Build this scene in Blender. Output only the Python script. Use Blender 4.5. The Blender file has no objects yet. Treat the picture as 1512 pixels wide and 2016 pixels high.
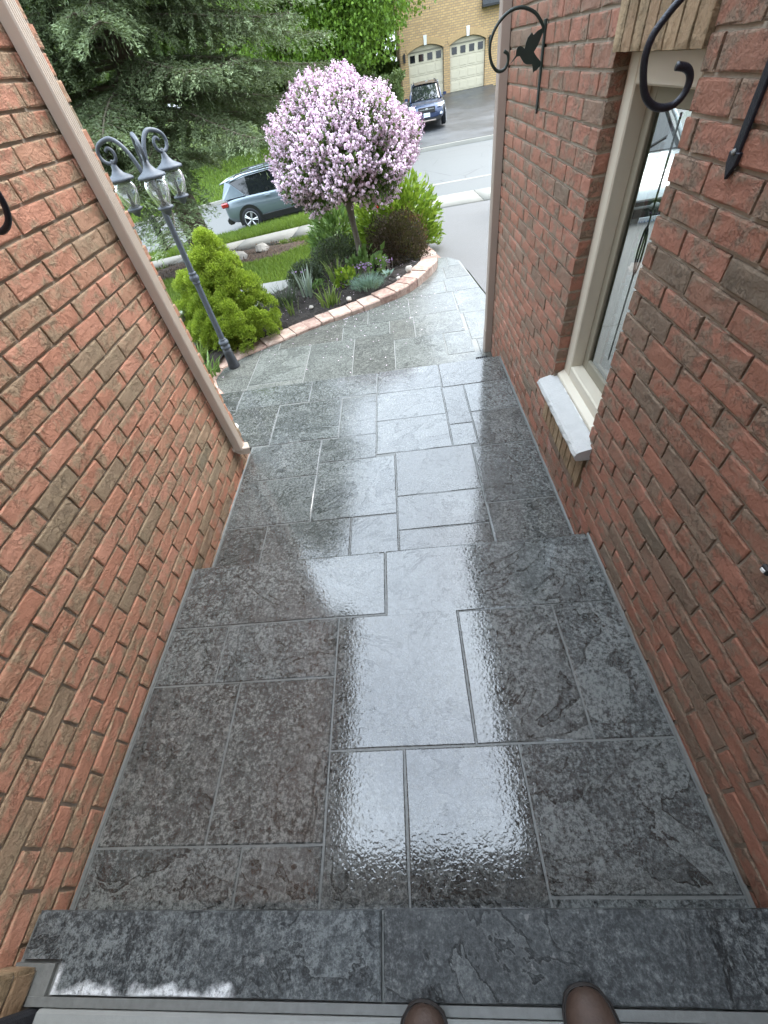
import bpy, bmesh, math, random
import numpy as np
from mathutils import Vector, Matrix
R = math.radians
random.seed(7); rng = np.random.default_rng(7)
scene = bpy.context.scene
COL = scene.collection

# ------------------------------------------------------------------ camera
cam_data = bpy.data.cameras.new('camera'); cam = bpy.data.objects.new('camera', cam_data); COL.objects.link(cam)
scene.camera = cam
cam_data.sensor_fit = 'HORIZONTAL'; cam_data.sensor_width = 36.0
cam_data.lens = 36.0 * 782.88 / 1512.0
cam_data.clip_start = 0.02; cam_data.clip_end = 900
CAM_H = 1.58
def cam_axes(a, b, g):
    Ry = np.array([[math.cos(b), -math.sin(b), 0], [math.sin(b), math.cos(b), 0], [0, 0, 1]])
    W = np.array([[1, 0, 0], [0, 0, -1], [0, 1, 0.]])
    Rx = np.array([[1, 0, 0], [0, math.cos(a), -math.sin(a)], [0, math.sin(a), math.cos(a)]])
    Rz = np.array([[math.cos(g), -math.sin(g), 0], [math.sin(g), math.cos(g), 0], [0, 0, 1]])
    return Rz @ Rx @ W @ Ry
CM = cam_axes(0.83792917, -0.14797037, -0.21125674)     # rows: right, down, forward
cam.matrix_world = Matrix(((CM[0][0], -CM[1][0], -CM[2][0], 0), (CM[0][1], -CM[1][1], -CM[2][1], 0),
                           (CM[0][2], -CM[1][2], -CM[2][2], CAM_H), (0, 0, 0, 1)))

# ------------------------------------------------------------------ sky, sun, exposure
SUN_EL, SUN_AZ = R(50), R(42)          # azimuth from +Y (street) towards +X
world = bpy.data.worlds.new('World'); scene.world = world; world.use_nodes = True
wn = world.node_tree.nodes; wl = world.node_tree.links
for n in list(wn): wn.remove(n)
wo = wn.new('ShaderNodeOutputWorld'); bg = wn.new('ShaderNodeBackground'); sk = wn.new('ShaderNodeTexSky')
sk.sky_type = 'NISHITA'; sk.sun_disc = False; sk.sun_elevation = SUN_EL; sk.sun_rotation = SUN_AZ
sk.air_density = 1.0; sk.dust_density = 2.5; sk.ozone_density = 1.0
tc = wn.new('ShaderNodeTexCoord'); mp = wn.new('ShaderNodeMapping'); mp.inputs['Scale'].default_value = (1, 1, 2.2)
cl = wn.new('ShaderNodeTexNoise'); cl.inputs['Scale'].default_value = 2.3; cl.inputs['Detail'].default_value = 7; cl.inputs['Roughness'].default_value = .55
cr = wn.new('ShaderNodeValToRGB'); cr.color_ramp.elements[0].position = .36; cr.color_ramp.elements[1].position = .66
cr.color_ramp.elements[0].color = (.55, .55, .55, 1)
mx = wn.new('ShaderNodeMixRGB'); mx.inputs[2].default_value = (10.0, 11.5, 13.1, 1)
wl.new(tc.outputs['Generated'], mp.inputs['Vector']); wl.new(mp.outputs[0], cl.inputs['Vector']); wl.new(cl.outputs['Fac'], cr.inputs[0])
wl.new(cr.outputs[0], mx.inputs[0]); wl.new(sk.outputs[0], mx.inputs[1]); # overcast: the zenith is brighter than the horizon
sz = wn.new('ShaderNodeSeparateXYZ'); wl.new(tc.outputs['Generated'], sz.inputs[0]); mr = wn.new('ShaderNodeMapRange')
for k_, v_ in (('From Min', 0.0), ('From Max', 1.0), ('To Min', .62), ('To Max', 2.1)): mr.inputs[k_].default_value = v_
wl.new(sz.outputs[2], mr.inputs['Value']); vm = wn.new('ShaderNodeVectorMath'); vm.operation = 'SCALE'
wl.new(mx.outputs[0], vm.inputs[0]); wl.new(mr.outputs[0], vm.inputs['Scale']); wl.new(vm.outputs[0], bg.inputs['Color'])
bg.inputs['Strength'].default_value = 0.12
wl.new(bg.outputs[0], wo.inputs['Surface'])
sun_d = bpy.data.lights.new('sun', 'SUN'); sun = bpy.data.objects.new('sun', sun_d); COL.objects.link(sun)
sun_d.energy = 1.5; sun_d.angle = R(32); sun_d.color = (1, .96, .9)
sv = Vector((math.cos(SUN_EL) * math.sin(SUN_AZ), math.cos(SUN_EL) * math.cos(SUN_AZ), math.sin(SUN_EL)))
sun.rotation_euler = sv.to_track_quat('Z', 'Y').to_euler()
vs = scene.view_settings
vs.view_transform = 'Standard'; vs.look = 'None'; vs.gamma = 1; vs.use_curve_mapping = False
vs.exposure = 1.48
scene.cycles.use_denoising = True; scene.cycles.max_bounces = 8; scene.cycles.diffuse_bounces = 5; scene.cycles.caustics_reflective = False; scene.cycles.caustics_refractive = False

# ------------------------------------------------------------------ object helpers
def link(o, parent=None):
    COL.objects.link(o)
    if parent is not None: o.parent = parent
    return o
def tag(o, label=None, cat=None, group=None, kind=None):
    if label: o['label'] = label
    if cat: o['category'] = cat
    if group: o['group'] = group
    if kind: o['kind'] = kind
    return o
def empty(name, loc=(0, 0, 0), rz=0, label=None, cat=None, group=None):
    o = bpy.data.objects.new(name, None); o.location = loc; o.rotation_euler = (0, 0, rz); o.empty_display_size = .1
    return tag(link(o), label, cat, group)
def fast_mesh(name, V, F, mat=None, parent=None, attrs=None, smooth=False, kind=None):
    """V (n,3); F (m,3) or (m,4) array of equal-sized faces."""
    V = np.asarray(V, np.float32); F = np.asarray(F, np.int32)
    me = bpy.data.meshes.new(name); k = F.shape[1]
    me.vertices.add(len(V)); me.vertices.foreach_set('co', V.ravel())
    me.loops.add(F.size); me.loops.foreach_set('vertex_index', F.ravel())
    me.polygons.add(len(F)); me.polygons.foreach_set('loop_start', np.arange(len(F), dtype=np.int32) * k)
    me.polygons.foreach_set('loop_total', np.full(len(F), k, np.int32))
    if smooth: me.polygons.foreach_set('use_smooth', np.ones(len(F), bool))
    me.update(calc_edges=True)
    for n, a in (attrs or {}).items():
        at = me.attributes.new(n, 'FLOAT', 'POINT'); at.data.foreach_set('value', np.asarray(a, np.float32))
    if mat: me.materials.append(mat)
    o = link(bpy.data.objects.new(name, me), parent)
    if kind: o['kind'] = kind
    return o
class MB:
    def __init__(s): s.v = []; s.f = []; s.sm = []
    def add(s, vs, fs, smooth=False):
        b = len(s.v); s.v += [tuple(p) for p in vs]; s.f += [tuple(i + b for i in f) for f in fs]; s.sm += [smooth] * len(fs); return s
    def box(s, x0, x1, y0, y1, z0, z1):
        return s.add([(x0, y0, z0), (x1, y0, z0), (x1, y1, z0), (x0, y1, z0), (x0, y0, z1), (x1, y0, z1), (x1, y1, z1), (x0, y1, z1)],
                     [(0, 3, 2, 1), (4, 5, 6, 7), (0, 1, 5, 4), (1, 2, 6, 5), (2, 3, 7, 6), (3, 0, 4, 7)])
    def prism(s, pts, z0, z1):
        n = len(pts)
        return s.add([(p[0], p[1], z0) for p in pts] + [(p[0], p[1], z1) for p in pts],
                     [tuple(range(n))[::-1], tuple(range(n, 2 * n))] + [(i, (i + 1) % n, n + (i + 1) % n, n + i) for i in range(n)])
    def prism_x(s, pts, x0, x1):          # pts are (y, z)
        n = len(pts)
        return s.add([(x0, p[0], p[1]) for p in pts] + [(x1, p[0], p[1]) for p in pts],
                     [tuple(range(n)), tuple(range(n, 2 * n))[::-1]] + [(i, n + i, n + (i + 1) % n, (i + 1) % n) for i in range(n)])
    def prism_y(s, pts, y0, y1):          # pts are (x, z)
        n = len(pts)
        return s.add([(p[0], y0, p[1]) for p in pts] + [(p[0], y1, p[1]) for p in pts],
                     [tuple(range(n))[::-1], tuple(range(n, 2 * n))] + [(i, (i + 1) % n, n + (i + 1) % n, n + i) for i in range(n)])
    def lathe(s, prof, c=(0, 0, 0), n=20, cap=True):   # prof (r, z)
        vs = []; fs = []
        for r, z in prof:
            for k in range(n):
                a = 2 * math.pi * k / n; vs.append((c[0] + r * math.cos(a), c[1] + r * math.sin(a), c[2] + z))
        for i in range(len(prof) - 1):
            for k in range(n):
                k2 = (k + 1) % n; fs.append((i * n + k, i * n + k2, (i + 1) * n + k2, (i + 1) * n + k))
        if cap: fs.append(tuple(range(n))[::-1]); fs.append(tuple(range((len(prof) - 1) * n, len(prof) * n)))
        return s.add(vs, fs, True)
    def tube(s, pts, r, n=8, sq=None):    # r scalar or list; sq=(w,h,up) for a rectangular section
        pts = [Vector(p) for p in pts]; m = len(pts); rr = r if isinstance(r, (list, tuple)) else [r] * m
        vs = []; fs = []; up = None
        for i, p in enumerate(pts):
            t = (pts[min(i + 1, m - 1)] - pts[max(i - 1, 0)]).normalized()
            if up is None:
                up = Vector((0, 0, 1)) if abs(t.z) < .9 else Vector((1, 0, 0))
            a = (up - t * up.dot(t)).normalized(); b = t.cross(a); up = a
            for k in range(n):
                th = 2 * math.pi * k / n; vs.append(p + (a * math.cos(th) + b * math.sin(th)) * rr[i])
        for i in range(m - 1):
            for k in range(n):
                k2 = (k + 1) % n; fs.append((i * n + k, i * n + k2, (i + 1) * n + k2, (i + 1) * n + k))
        fs.append(tuple(range(n))[::-1]); fs.append(tuple(range((m - 1) * n, m * n)))
        return s.add(vs, fs, n > 4)
    def build(s, name, mat=None, parent=None, bevel=0, loc=None, kind=None, seg=1):
        me = bpy.data.meshes.new(name); me.from_pydata(s.v, [], s.f); me.polygons.foreach_set('use_smooth', s.sm)
        if bevel:
            bm = bmesh.new(); bm.from_mesh(me); bmesh.ops.recalc_face_normals(bm, faces=bm.faces)
            ed = [e for e in bm.edges if len(e.link_faces) == 2 and e.calc_face_angle(0) > .6]
            bmesh.ops.bevel(bm, geom=ed, offset=bevel, segments=seg, affect='EDGES', clamp_overlap=True); bm.to_mesh(me); bm.free()
        me.update()
        if mat: me.materials.append(mat)
        o = link(bpy.data.objects.new(name, me), parent)
        if loc is not None: o.location = loc
        if kind: o['kind'] = kind
        return o
def recalc(o):
    bm = bmesh.new(); bm.from_mesh(o.data); bmesh.ops.recalc_face_normals(bm, faces=bm.faces); bm.to_mesh(o.data); bm.free(); return o

# ------------------------------------------------------------------ material helpers
class NT:
    def __init__(s, name):
        s.m = bpy.data.materials.new(name); s.m.use_nodes = True; s.nt = s.m.node_tree; s.n = s.nt.nodes; s.l = s.nt.links
        s.b = s.n['Principled BSDF']; s.out = s.n['Material Output']
    def new(s, t, **kw):
        n = s.n.new('ShaderNode' + t)
        for k, v in kw.items(): setattr(n, k, v)
        return n
    def put(s, sock, v):
        if isinstance(v, bpy.types.NodeSocket): s.l.new(v, sock)
        elif isinstance(v, (tuple, list)) and len(v) == 3 and sock.type == 'RGBA': sock.default_value = (*v, 1)
        else: sock.default_value = v
    def coord(s, k='Object'):
        return s.new('TexCoord').outputs[k]
    def pos(s): return s.new('NewGeometry').outputs['Position']
    def shifted(s, k=23.0):                 # object coordinates moved by a random amount per object
        a = s.new('VectorMath', operation='SCALE'); s.put(a.inputs[0], (13.1, 7.7, 3.9)); s.put(a.inputs['Scale'], s.math('MULTIPLY', s.rnd(), k))
        b = s.new('VectorMath', operation='ADD'); s.put(b.inputs[0], s.coord()); s.put(b.inputs[1], a.outputs[0]); return b.outputs[0]
    def rnd(s): return s.new('ObjectInfo').outputs['Random']
    def attr(s, n): return s.new('Attribute', attribute_name=n).outputs['Fac']
    def noise(s, vec, scale, detail=4, rough=.55, dist=0):
        n = s.new('TexNoise'); s.put(n.inputs['Vector'], vec)
        n.inputs['Scale'].default_value = scale; n.inputs['Detail'].default_value = detail; n.inputs['Roughness'].default_value = rough; n.inputs['Distortion'].default_value = dist
        return n.outputs['Fac']
    def voro(s, vec, scale, feature='F1', out='Distance'):
        n = s.new('TexVoronoi', feature=feature); s.put(n.inputs['Vector'], vec); n.inputs['Scale'].default_value = scale; return n.outputs[out]
    def math(s, op, a, b=0.0, c=None, clamp=False):
        n = s.new('Math', operation=op, use_clamp=clamp); s.put(n.inputs[0], a); s.put(n.inputs[1], b)
        if c is not None: s.put(n.inputs[2], c)
        return n.outputs[0]
    def mapr(s, v, a, b, c=0.0, d=1.0):
        n = s.new('MapRange'); n.clamp = True
        for i, x in zip(('Value', 'From Min', 'From Max', 'To Min', 'To Max'), (v, a, b, c, d)): s.put(n.inputs[i], x)
        return n.outputs[0]
    def mix(s, f, a, b, blend='MIX'):
        n = s.new('MixRGB', blend_type=blend); s.put(n.inputs[0], f); s.put(n.inputs[1], a); s.put(n.inputs[2], b); return n.outputs[0]
    def ramp(s, f, stops):
        n = s.new('ValToRGB'); e = n.color_ramp.elements
        while len(e) < len(stops): e.new(.5)
        for x, (p, c) in zip(e, stops): x.position = p; x.color = (*c, 1)
        s.put(n.inputs[0], f); return n.outputs[0]
    def bump(s, h, strength, dist, normal=None):
        n = s.new('Bump'); n.inputs['Strength'].default_value = strength; n.inputs['Distance'].default_value = dist; s.put(n.inputs['Height'], h)
        if normal is not None: s.put(n.inputs['Normal'], normal)
        return n.outputs[0]
    def set(s, **kw):
        for k, v in kw.items(): s.put(s.b.inputs[k.replace('_', ' ')], v)
        return s
def plain(name, col, rough=.6, metal=0, var=.18, scale=8, bump=0, spec=.5, coat=0):
    t = NT(name); n = t.noise(t.coord(), scale, 5)
    c = t.mix(n, tuple(x * (1 - var) for x in col), tuple(min(1, x * (1 + var)) for x in col))
    t.set(Base_Color=c, Roughness=rough, Metallic=metal, Specular_IOR_Level=spec)
    if coat: t.set(Coat_Weight=coat, Coat_Roughness=.05)
    if bump: t.set(Normal=t.bump(t.noise(t.coord(), scale * 6, 5), bump, .01))
    return t.m
def leafmat(name, a, b, rough=.5, trans=.3, nscale=3):
    t = NT(name); v = t.math('ADD', t.math('MULTIPLY', t.attr('v'), .75), t.math('MULTIPLY', t.noise(t.pos(), nscale, 2), .25))
    c = t.mix(v, a, b); t.set(Base_Color=c, Roughness=rough, Specular_IOR_Level=.3)
    tr = t.new('BsdfTranslucent'); t.put(tr.inputs['Color'], t.mix(.5, c, (.25, .35, .05)) if trans else c)
    ms = t.new('MixShader'); ms.inputs[0].default_value = trans
    t.l.new(t.b.outputs[0], ms.inputs[1]); t.l.new(tr.outputs[0], ms.inputs[2]); t.l.new(ms.outputs[0], t.out.inputs['Surface'])
    return t.m

# ------------------------------------------------------------------ terrain
TP = [(-60, -.29), (5.6, -.29), (10.3, -.82), (12.9, -.95), (15.9, -1.22), (16.05, -1.36), (20, -1.31), (23.8, -1.36), (24.0, -1.24), (29, -1.12), (40, -.55), (60, -.5)]
def g(x, y):
    z = np.interp(y, [p[0] for p in TP], [p[1] for p in TP]); t = np.clip((np.asarray(y) - 6) / 9, 0, 1)
    return z + .06 * t * np.clip(x, -14, 0)
def patch(name, x0, x1, y0, y1, dz, mat, nx=30, ny=30, parent=None, kind='structure', ys=None, thick=0):
    xs = np.linspace(x0, x1, nx + 1); yy = np.asarray(ys) if ys is not None else np.linspace(y0, y1, ny + 1)
    X, Y = np.meshgrid(xs, yy); Z = g(X, Y) + dz; V = np.stack([X, Y, Z], -1).reshape(-1, 3)
    ny_, nx_ = len(yy), len(xs); i = np.arange(ny_ * nx_).reshape(ny_, nx_)
    F = np.stack([i[:-1, :-1], i[:-1, 1:], i[1:, 1:], i[1:, :-1]], -1).reshape(-1, 4)
    return fast_mesh(name, V, F, mat, parent, kind=kind)
# ------------------------------------------------------------------ materials
def stone_mat(name, dark, mid, light, wet=(.006, .035), bumpd=.006, stain=False, tint=(1, 1, 1), wetness=1.0, dry=False):
    t = NT(name); p = t.shifted()
    big = t.noise(p, 2.6, 6, .6); med = t.noise(p, 11, 8, .68, .4); fine = t.noise(p, 75, 6, .7); grit = t.noise(p, 210, 3, .7)
    # cleft layers: terraces of a warped low noise, each flake a shade of its own, ragged dark lips between them
    layer = t.math('ADD', t.noise(p, 2.7, 9, .60, .9), t.math('MULTIPLY', fine, .035))
    lv = t.math('MULTIPLY', layer, 9.0); fl_i = t.math('FLOOR', lv); stp = t.math('FRACT', lv)
    shade = t.math('FRACT', t.math('MULTIPLY', t.math('SINE', t.math('MULTIPLY', t.math('ADD', fl_i, t.math('MULTIPLY', t.rnd(), 31.0)), 12.99)), 437.5))
    edge = t.mapr(stp, .16, .0); lip = t.mapr(stp, .84, 1.0)
    on = t.mapr(t.noise(p, 4.2, 4), .38, .54); edge2 = t.math('MULTIPLY', edge, on)
    mid2 = t.noise(p, 30, 6, .68, .3); crust = t.mapr(t.noise(p, 3.3, 4, .6), .38, .62, .55, 1.25)
    f = t.math('ADD', t.math('MULTIPLY', big, .30), t.math('MULTIPLY', med, .70))
    ff = t.math('ADD', t.math('MULTIPLY', t.math('SUBTRACT', mid2, .5), .27), t.math('MULTIPLY', t.math('SUBTRACT', fine, .5), .62))
    ff = t.math('ADD', ff, t.math('MULTIPLY', t.math('SUBTRACT', grit, .5), .34))
    f = t.math('ADD', t.math('ADD', t.math('MULTIPLY', t.math('SUBTRACT', f, .5), .17), .5), t.math('MULTIPLY', ff, crust))
    f = t.math('ADD', f, t.math('MULTIPLY', t.math('SUBTRACT', shade, .5), .055))
    f = t.math('ADD', f, t.math('MULTIPLY', t.math('SUBTRACT', t.rnd(), .5), .045))
    c = t.ramp(f, [(.41, dark), (.495, mid), (.585, light)])
    c = t.mix(t.math('MULTIPLY', edge2, .85), c, tuple(x * .55 for x in dark))
    c = t.mix(t.math('MULTIPLY', t.math('MULTIPLY', lip, on), .40), c, tuple(x * 1.15 for x in light))
    wm = t.math('ADD', t.math('MULTIPLY', t.rnd(), .6), t.math('MULTIPLY', t.noise(p, 1.6, 3), .5))
    c = t.mix(1, c, t.mix(wm, (1.03, 1.0, .95), (.92, 1.0, 1.03)), 'MULTIPLY')
    fl = t.mapr(t.noise(p, 34, 3, .5, .3), .69, .74)
    fl = t.math('MULTIPLY', fl, t.mapr(t.noise(p, 3.1, 2), .5, .6))
    c = t.mix(t.math('MULTIPLY', fl, .55), c, (.30, .30, .29))
    h = t.math('ADD', t.math('MULTIPLY', med, .55), t.math('MULTIPLY', fine, .42))
    h = t.math('ADD', h, t.math('MULTIPLY', grit, .10))
    h = t.math('ADD', h, t.math('SUBTRACT', t.math('MULTIPLY', fl_i, .35), t.math('MULTIPLY', edge2, .3)))
    rough = t.mapr(t.math('ADD', t.math('MULTIPLY', big, .6), t.math('MULTIPLY', fine, .4)), .38, .62, *wet)
    if stain:                       # lime bloom along the back edge of the door step
        sx = t.new('SeparateXYZ'); t.put(sx.inputs[0], t.pos()); x, y = sx.outputs[0], sx.outputs[1]
        edge_n = t.math('MULTIPLY', t.math('SUBTRACT', t.noise(t.pos(), 14, 5), .5), .085)
        m1 = t.mapr(t.math('ADD', y, edge_n), -.224, -.240)
        m2 = t.mapr(t.math('ADD', x, t.math('MULTIPLY', edge_n, 2)), -.56, -.62)
        m3 = t.math('MULTIPLY', t.mapr(t.math('ADD', x, t.math('MULTIPLY', edge_n, .5)), -1.048, -1.062), t.mapr(t.math('ADD', y, edge_n), -.19, -.215))
        m = t.math('MAXIMUM', t.math('MULTIPLY', m1, m2), m3)
        m = t.math('MULTIPLY', m, t.mapr(t.noise(t.pos(), 90, 6, .75), .32, .52, .12, 1))
        c = t.mix(m, c, (.60, .62, .63)); rough = t.mix(m, rough, (.8, .8, .8))
    hw = t.math('ADD', t.math('MULTIPLY', t.noise(p, 95, 1.5, .5, .5), .32), t.math('MULTIPLY', t.noise(p, 17, 2, .5), .26))
    t.set(Base_Color=t.mix(1, c, tint, 'MULTIPLY'), Roughness=t.math('ADD', rough, .25) if not stain else rough, Specular_IOR_Level=.3, Normal=t.bump(h, 1.0, bumpd * 1.6))
    rough = t.math('ADD', rough, t.math('MULTIPLY', t.mapr(t.noise(p, 2.3, 5, .65),   .52, .68), .05)) if not (stain or dry) else rough
    if dry:                         # the far path is drying: wet near the house wall, dull towards the bed
        sx = t.new('SeparateXYZ'); t.put(sx.inputs[0], t.pos()); q = t.math('ADD', sx.outputs[0], t.math('MULTIPLY', t.math('SUBTRACT', t.noise(t.pos(), 1.7, 5, .6), .5), 1.3))
        wetness = t.mapr(q, -.1, .55, .06, .65); t.put(t.b.inputs['Roughness'], t.mapr(q, -.1, .55, .72, .35))
    pit = t.mapr(t.math('ADD', t.math('MULTIPLY', fine, .6), t.math('MULTIPLY', mid2, .4)), .40, .58, 1.0, .66); wetness = t.math('MULTIPLY', pit, wetness)
    t.set(Coat_Weight=wetness, Coat_IOR=1.82, Coat_Roughness=rough, Coat_Normal=t.bump(hw, .6, bumpd * .36))
    return t.m
M = {}
M['stone'] = stone_mat('wet_dark_stone', (.023, .0255, .025), (.068, .071, .069), (.172, .176, .167))
M['stone_step'] = stone_mat('step_stone', (.016, .019, .021), (.060, .066, .068), (.15, .158, .158), wet=(.3, .5), stain=True, wetness=.25)
M['stone_walk'] = stone_mat('pale_wet_stone', (.030, .031, .027), (.080, .081, .071), (.165, .164, .146), wet=(.10, .26), bumpd=.005, dry=True)
t = NT('grout'); n = t.noise(t.pos(), 60, 5); t.set(Base_Color=t.mix(n, (.10, .105, .10), (.19, .196, .187)), Roughness=.3, Normal=t.bump(n, .5, .004)); M['grout'] = t.m
t = NT('grout_pale'); n = t.noise(t.pos(), 60, 5); t.set(Base_Color=t.mix(n, (.14, .143, .135), (.23, .233, .22)), Roughness=.6, Normal=t.bump(n, .5, .004)); M['grout_pale'] = t.m

def brick_mat(name, cols, edgecol, sat=1.0, bump=.85):
    t = NT(name); r = t.math('FRACT', t.math('ADD', t.rnd(), t.attr('rnd')))
    p = t.shifted(17)
    base = t.ramp(r, cols); 
    n1 = t.noise(p, 30, 7, .68, .6); n2 = t.noise(p, 130, 5, .7); n0 = t.noise(p, 10, 4, .6)
    e = t.math('ADD', t.math('MULTIPLY', t.attr('edge'), .55), t.math('MULTIPLY', t.math('SUBTRACT', n1, .5), 2.2))
    e = t.mapr(t.math('ADD', e, t.math('MULTIPLY', t.math('SUBTRACT', n0, .5), 2.8)), .17, .66)
    c = t.mix(t.math('MULTIPLY', e, .85), base, edgecol)
    cre = t.math('ABSOLUTE', t.math('SUBTRACT', t.noise(p, 42, 5, .66, .35), .5)); cre = t.mapr(cre, .022, .0)
    cre = t.math('MULTIPLY', cre, t.mapr(n0, .40, .58))
    c = t.mix(t.math('MULTIPLY', cre, .55), c, t.mix(1, c, (.34, .30, .27), 'MULTIPLY'))  # fine shade of the creases is put into the colour
    c = t.mix(t.mapr(n2, .35, .7, 0, .4), c, t.mix(1, c, (.66, .64, .62), 'MULTIPLY'))
    # splash and damp staining on the lowest courses
    sp = t.new('SeparateXYZ'); t.put(sp.inputs[0], t.pos()); zz = t.math('ADD', sp.outputs[2], t.math('MULTIPLY', n1, .05))
    low = t.math('MULTIPLY', t.mapr(zz, .09, .02), t.mapr(sp.outputs[1], 1.12, 1.10)) if False else t.mapr(zz, .10, .03)
    lime = t.math('MULTIPLY', t.mapr(t.noise(t.pos(), 7, 4, .6), .55, .7), t.mapr(zz, .12, 0.0))
    c = t.mix(t.math('MULTIPLY', lime, .45), c, (.42, .40, .38))
    c = t.mix(t.math('MULTIPLY', low, .35), c, t.mix(1, c, (.62, .42, .36), 'MULTIPLY'))
    h = t.math('SUBTRACT', t.math('ADD', t.math('MULTIPLY', n1, 1.0), t.math('MULTIPLY', n2, .32)), t.math('MULTIPLY', cre, .30))
    t.set(Base_Color=c, Roughness=.82, Specular_IOR_Level=.3, Normal=t.bump(h, bump, .014)); return t.m
M['brick_l'] = brick_mat('red_brick_lit_side', [(0, (.62, .315, .215)), (.5, (.56, .268, .175)), (.82, (.52, .285, .185)), (.94, (.42, .295, .195)), (1, (.27, .225, .155))], (.42, .32, .21))  # left wall brick, lightened: its stronger light is put into the colours
M['brick_r'] = brick_mat('red_brick_shaded_side', [(0, (.385, .18, .125)), (.5, (.345, .158, .105)), (.82, (.315, .158, .108)), (.94, (.25, .165, .118)), (1, (.175, .138, .10))], (.26, .195, .14))  # same brick darkened: the shade on the right wall is put into the colours
M['brick_tan'] = brick_mat('tan_brick', [(0, (.42, .31, .19)), (.5, (.36, .25, .15)), (1, (.30, .20, .12))], (.26, .19, .11), bump=.8)
t = NT('mortar'); n = t.noise(t.pos(), 90, 5); t.set(Base_Color=t.mix(n, (.26, .225, .18), (.42, .37, .30)), Roughness=.9, Normal=t.bump(n, .6, .004)); M['mortar'] = t.m
t = NT('plain_brickwork'); bt = t.new('TexBrick'); mpn = t.new('Mapping'); mpn.inputs['Rotation'].default_value = (R(90), 0, 0)
t.put(mpn.inputs[0], t.pos()); t.put(bt.inputs['Vector'], mpn.outputs[0])
for k, v in dict(Scale=1.0).items(): bt.inputs[k].default_value = v
bt.inputs['Brick Width'].default_value = .213; bt.inputs['Row Height'].default_value = .067; bt.inputs['Mortar Size'].default_value = .009
bt.inputs['Color1'].default_value = (.34, .12, .07, 1); bt.inputs['Color2'].default_value = (.24, .11, .07, 1); bt.inputs['Mortar'].default_value = (.2, .17, .14, 1)
t.set(Base_Color=bt.outputs[0], Roughness=.85); M['brick_far'] = t.m
t = NT('buff_brickwork'); bt = t.new('TexBrick'); mpn = t.new('Mapping'); mpn.inputs['Rotation'].default_value = (R(90), 0, 0)
t.put(mpn.inputs[0], t.pos()); t.put(bt.inputs['Vector'], mpn.outputs[0]); bt.inputs['Scale'].default_value = 1.0
bt.inputs['Brick Width'].default_value = .27; bt.inputs['Row Height'].default_value = .105; bt.inputs['Mortar Size'].default_value = .016; bt.inputs['Bias'].default_value = -.1
bt.inputs['Color1'].default_value = (.56, .37, .17, 1); bt.inputs['Color2'].default_value = (.42, .27, .13, 1); bt.inputs['Mortar'].default_value = (.30, .22, .14, 1)
t.set(Base_Color=bt.outputs[0], Roughness=.85, Normal=t.bump(bt.outputs[1], -.5, .01)); M['brick_buff'] = t.m
M['buff_plain'] = plain('buff_brick_arch', (.50, .34, .17), .85, var=.25, scale=14)
M['ds_l'] = plain('beige_aluminium', (.64, .55, .46), .45, var=.07, scale=5)
M['ds_r'] = plain('taupe_aluminium', (.34, .275, .23), .45, var=.08, scale=5)
M['frame'] = plain('beige_window_vinyl', (.58, .53, .43), .4, var=.06, scale=6)
M['frame2'] = plain('olive_window_sash', (.24, .22, .165), .45, var=.06, scale=6)
M['limestone'] = plain('limestone_sill', (.46, .46, .445), .75, var=.14, scale=22, bump=.35)
M['iron_navy'] = plain('navy_black_iron', (.016, .018, .028), .38, .2, var=.3, scale=40, bump=.25)
M['iron_green'] = plain('dark_green_iron', (.016, .028, .022), .5, .1, var=.3, scale=40, bump=.2)
M['white_trim'] = plain('white_painted_trim', (.72, .72, .70), .45, var=.05)
M['fascia'] = plain('soffit_beige', (.50, .46, .40), .6, var=.05)
M['shingle'] = plain('dark_shingle', (.05, .052, .055), .9, var=.4, scale=9)
M['alu'] = plain('weathered_sill_metal', (.24, .25, .24), .5, .0, var=.22, scale=14, bump=.15)
M['black_rubber'] = plain('black_rubber', (.012, .013, .018), .7, var=.5, scale=60, bump=.8)
M['black_plastic'] = plain('black_plastic', (.015, .015, .016), .4)
M['grey_metal'] = plain('weathered_grey_lamp_metal', (.080, .094, .115), .5, .0, var=.35, scale=30, bump=.2)
M['lamp_foot'] = plain('flaking_black_lamp_foot', (.040, .043, .05), .5, .0, var=.75, scale=18, bump=.3)
t = NT('lamp_glass'); t.set(Base_Color=(.95, .97, .96), Roughness=.03, Transmission_Weight=1.0, IOR=1.2, Specular_IOR_Level=.6); M['glass'] = t.m; t.set(Transmission_Weight=.82, Base_Color=(.86, .9, .88), Roughness=.08)
t = NT('window_glass'); t.set(Base_Color=(.52, .56, .54), Roughness=.0, Transmission_Weight=1.0, IOR=1.45); M['pane'] = t.m
M['dark_glass'] = plain('dark_car_glass', (.01, .012, .014), .04, var=.2, spec=.8)
M['bulb'] = plain('candle_socket', (.10, .10, .10), .5)
t = NT('asphalt_new'); n = t.noise(t.pos(), 45, 6, .7); n2 = t.noise(t.pos(), .35, 4, .6); n3 = t.noise(t.pos(), 3.5, 4)
c = t.mix(n, (.024, .026, .028), (.060, .062, .066)); c = t.mix(t.mapr(n2, .45, .65, 0, .5), c, (.09, .094, .096)); t.set(Base_Color=c, Roughness=t.mapr(n2, .35, .65, .3, .55), Normal=t.bump(n, .5, .01)); M['asphalt_new'] = t.m
t = NT('asphalt_old'); n = t.noise(t.pos(), 70, 6, .75); n2 = t.noise(t.pos(), .8, 4, .6)
c = t.mix(n, (.035, .033, .031), (.145, .138, .132)); c = t.mix(t.mapr(n2, .4, .65, 0, .5), c, (.095, .092, .09)); t.set(Base_Color=c, Roughness=.5, Normal=t.bump(n, .7, .012)); M['asphalt_old'] = t.m
t = NT('road_surface'); n = t.noise(t.pos(), 30, 6, .7); n2 = t.noise(t.pos(), .5, 5, .6)
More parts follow.
